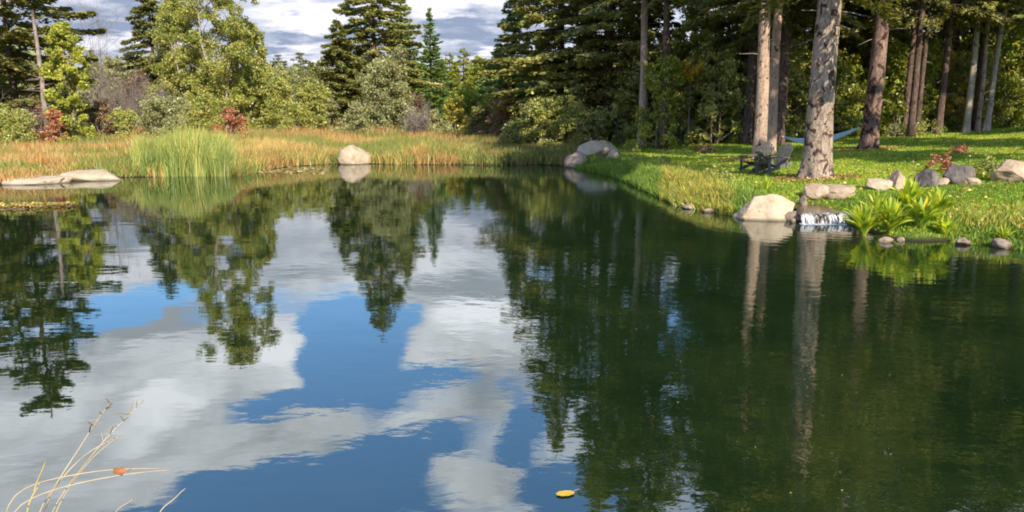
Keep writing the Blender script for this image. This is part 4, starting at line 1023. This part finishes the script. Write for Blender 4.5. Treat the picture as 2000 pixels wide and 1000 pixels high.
# ------------------------------------------------------------------ garden chairs, hammock
def box(bm, c, s, rot=(0, 0, 0), bev=.006):
    from mathutils import Euler, Matrix
    b = bmesh.new(); bmesh.ops.create_cube(b, size=1)
    for v in b.verts: v.co = Vector((v.co.x * s[0], v.co.y * s[1], v.co.z * s[2]))
    if bev: bmesh.ops.bevel(b, geom=b.edges[:], offset=bev, segments=2, affect='EDGES')
    M = Matrix.Translation(c) @ Euler(rot).to_matrix().to_4x4()
    me = bpy.data.meshes.new('t'); b.transform(M); b.to_mesh(me); b.free(); bm.from_mesh(me); bpy.data.meshes.remove(me)


def fin(name, bm, mat, parent):
    me = bpy.data.meshes.new(name); bm.to_mesh(me); bm.free(); me.materials.append(mat)
    return link(bpy.data.objects.new(name, me), parent)


M_chair = flat_mat('weathered_grey_paint', (.10, .09, .08), (.18, .165, .15), 14, .75, .3, .3, .005, (1, 1, .3))
def garden_chair(label, loc, rz):
    """slatted lounge garden chair facing +X before rotation"""
    root = tag(empty('garden_chair', loc, rz), label, 'garden chair'); root.scale = (.80,) * 3
    for sy in (-1, 1):
        b = bmesh.new(); box(b, (.34, sy * .30, .26), (.11, .025, .56)); fin('leg', b, M_chair, root)
        b = bmesh.new(); box(b, (-.02, sy * .27, .235), (.98, .025, .11), (0, R(15), 0)); fin('side_rail', b, M_chair, root)
        b = bmesh.new(); box(b, (.05, sy * .34, .552), (.78, .14, .024)); fin('armrest', b, M_chair, root)
        b = bmesh.new(); box(b, (-.30, sy * .30, .36), (.05, .025, .38)); fin('arm_support', b, M_chair, root)
    b = bmesh.new()
    for i in range(7): box(b, (.38 - i * .085, 0, .375 - i * .0235), (.072, .52, .02), (0, R(-15), 0) if 0 else (0, R(-15.4), 0))
    fin('seat', b, M_chair, root)
    b = bmesh.new(); tl = R(-24)
    for i in range(7):
        y = (i - 3) * .085; L = .86 - abs(i - 3) ** 1.8 * .022; cx = -.20 - math.sin(-tl) * L / 2; cz = .22 + math.cos(tl) * L / 2
        box(b, (cx, y * 1.05, cz), (.02, .074, L), (R(-y * 22), tl, 0))
    for z, w in ((.36, .5), (.78, .6)): box(b, (-.235 - (z - .22) * math.tan(-tl), 0, z), (.025, w, .06), (0, tl, 0))
    fin('backrest', b, M_chair, root)
    return root
p = hit(1508, 341); garden_chair('grey slatted garden chair nearer the thick mottled trunk', (p.x, p.y, hz(p.x, p.y)), R(198))
p = hit(1478, 338); garden_chair('grey slatted garden chair before the pale pair of trunks', (p.x, p.y + .15, hz(p.x, p.y + .15)), R(212))


def hammock():
    A = LT['dark2'][1]; B = LT['right'][1]
    def onray(px, py, D): d = ray(px, py); return np.array([0, 0, EYE]) + np.array(d[:]) * (D / d.y)
    D0, D1 = A.y - .1, B.y - .1
    a = onray(1531, 268, D0 + (D1 - D0) * .06); b = onray(1677, 251, D0 + (D1 - D0) * .9)
    m, t = newmat('hammock_cloth'); o = t.n('ShaderNodeTexCoord').outputs['Generated']; n = t.noise(t.v('MULTIPLY', o, (2, 40, 40)), 3, 3, .6)
    prin(t, t.mix(n, (.42, .68, .94), (.60, .82, .97)), .8, .2, n, .5, .02)
    root = tag(empty('hammock', ((a + b) / 2).tolist()), 'light blue cloth hammock slung between two trunks behind the thick trunk', 'hammock'); O = (a + b) / 2
    k, q = 50, 15; V = []; side = np.array([0, 1., 0])
    for i in range(k):
        s = i / (k - 1); c = a * (1 - s) + b * s - O; c[2] -= .40 * 4 * s * (1 - s)
        w = .035 + .24 * math.sin(math.pi * s) ** .8; dp = .05 + .19 * math.sin(math.pi * s)
        for j in range(q):
            v = j / (q - 1) * 2 - 1; V.append(c + side * w * v + np.array([0, 0, dp * (v * v) * 1.0 + .006 * math.sin(v * 14 + s * 5)]))
    F = [(i * q + j, i * q + j + 1, (i + 1) * q + j + 1, (i + 1) * q + j) for i in range(k - 1) for j in range(q - 1)]
    quads('cloth', V, F, m, root)
    mr = flat_mat('rope', (.55, .55, .5), (.7, .7, .66), 30)
    ta = np.array([A.x, A.y, a[2] + .12]); tb = np.array([B.x + .05, B.y, b[2] + .14])
    for (e, f) in ((a, ta), (b, tb)):
        T = Tubes(); T.add([e - O, (e + f) / 2 - O, f - O], [.014, .012, .012], 6); T.build('rope', mr, root)
hammock()
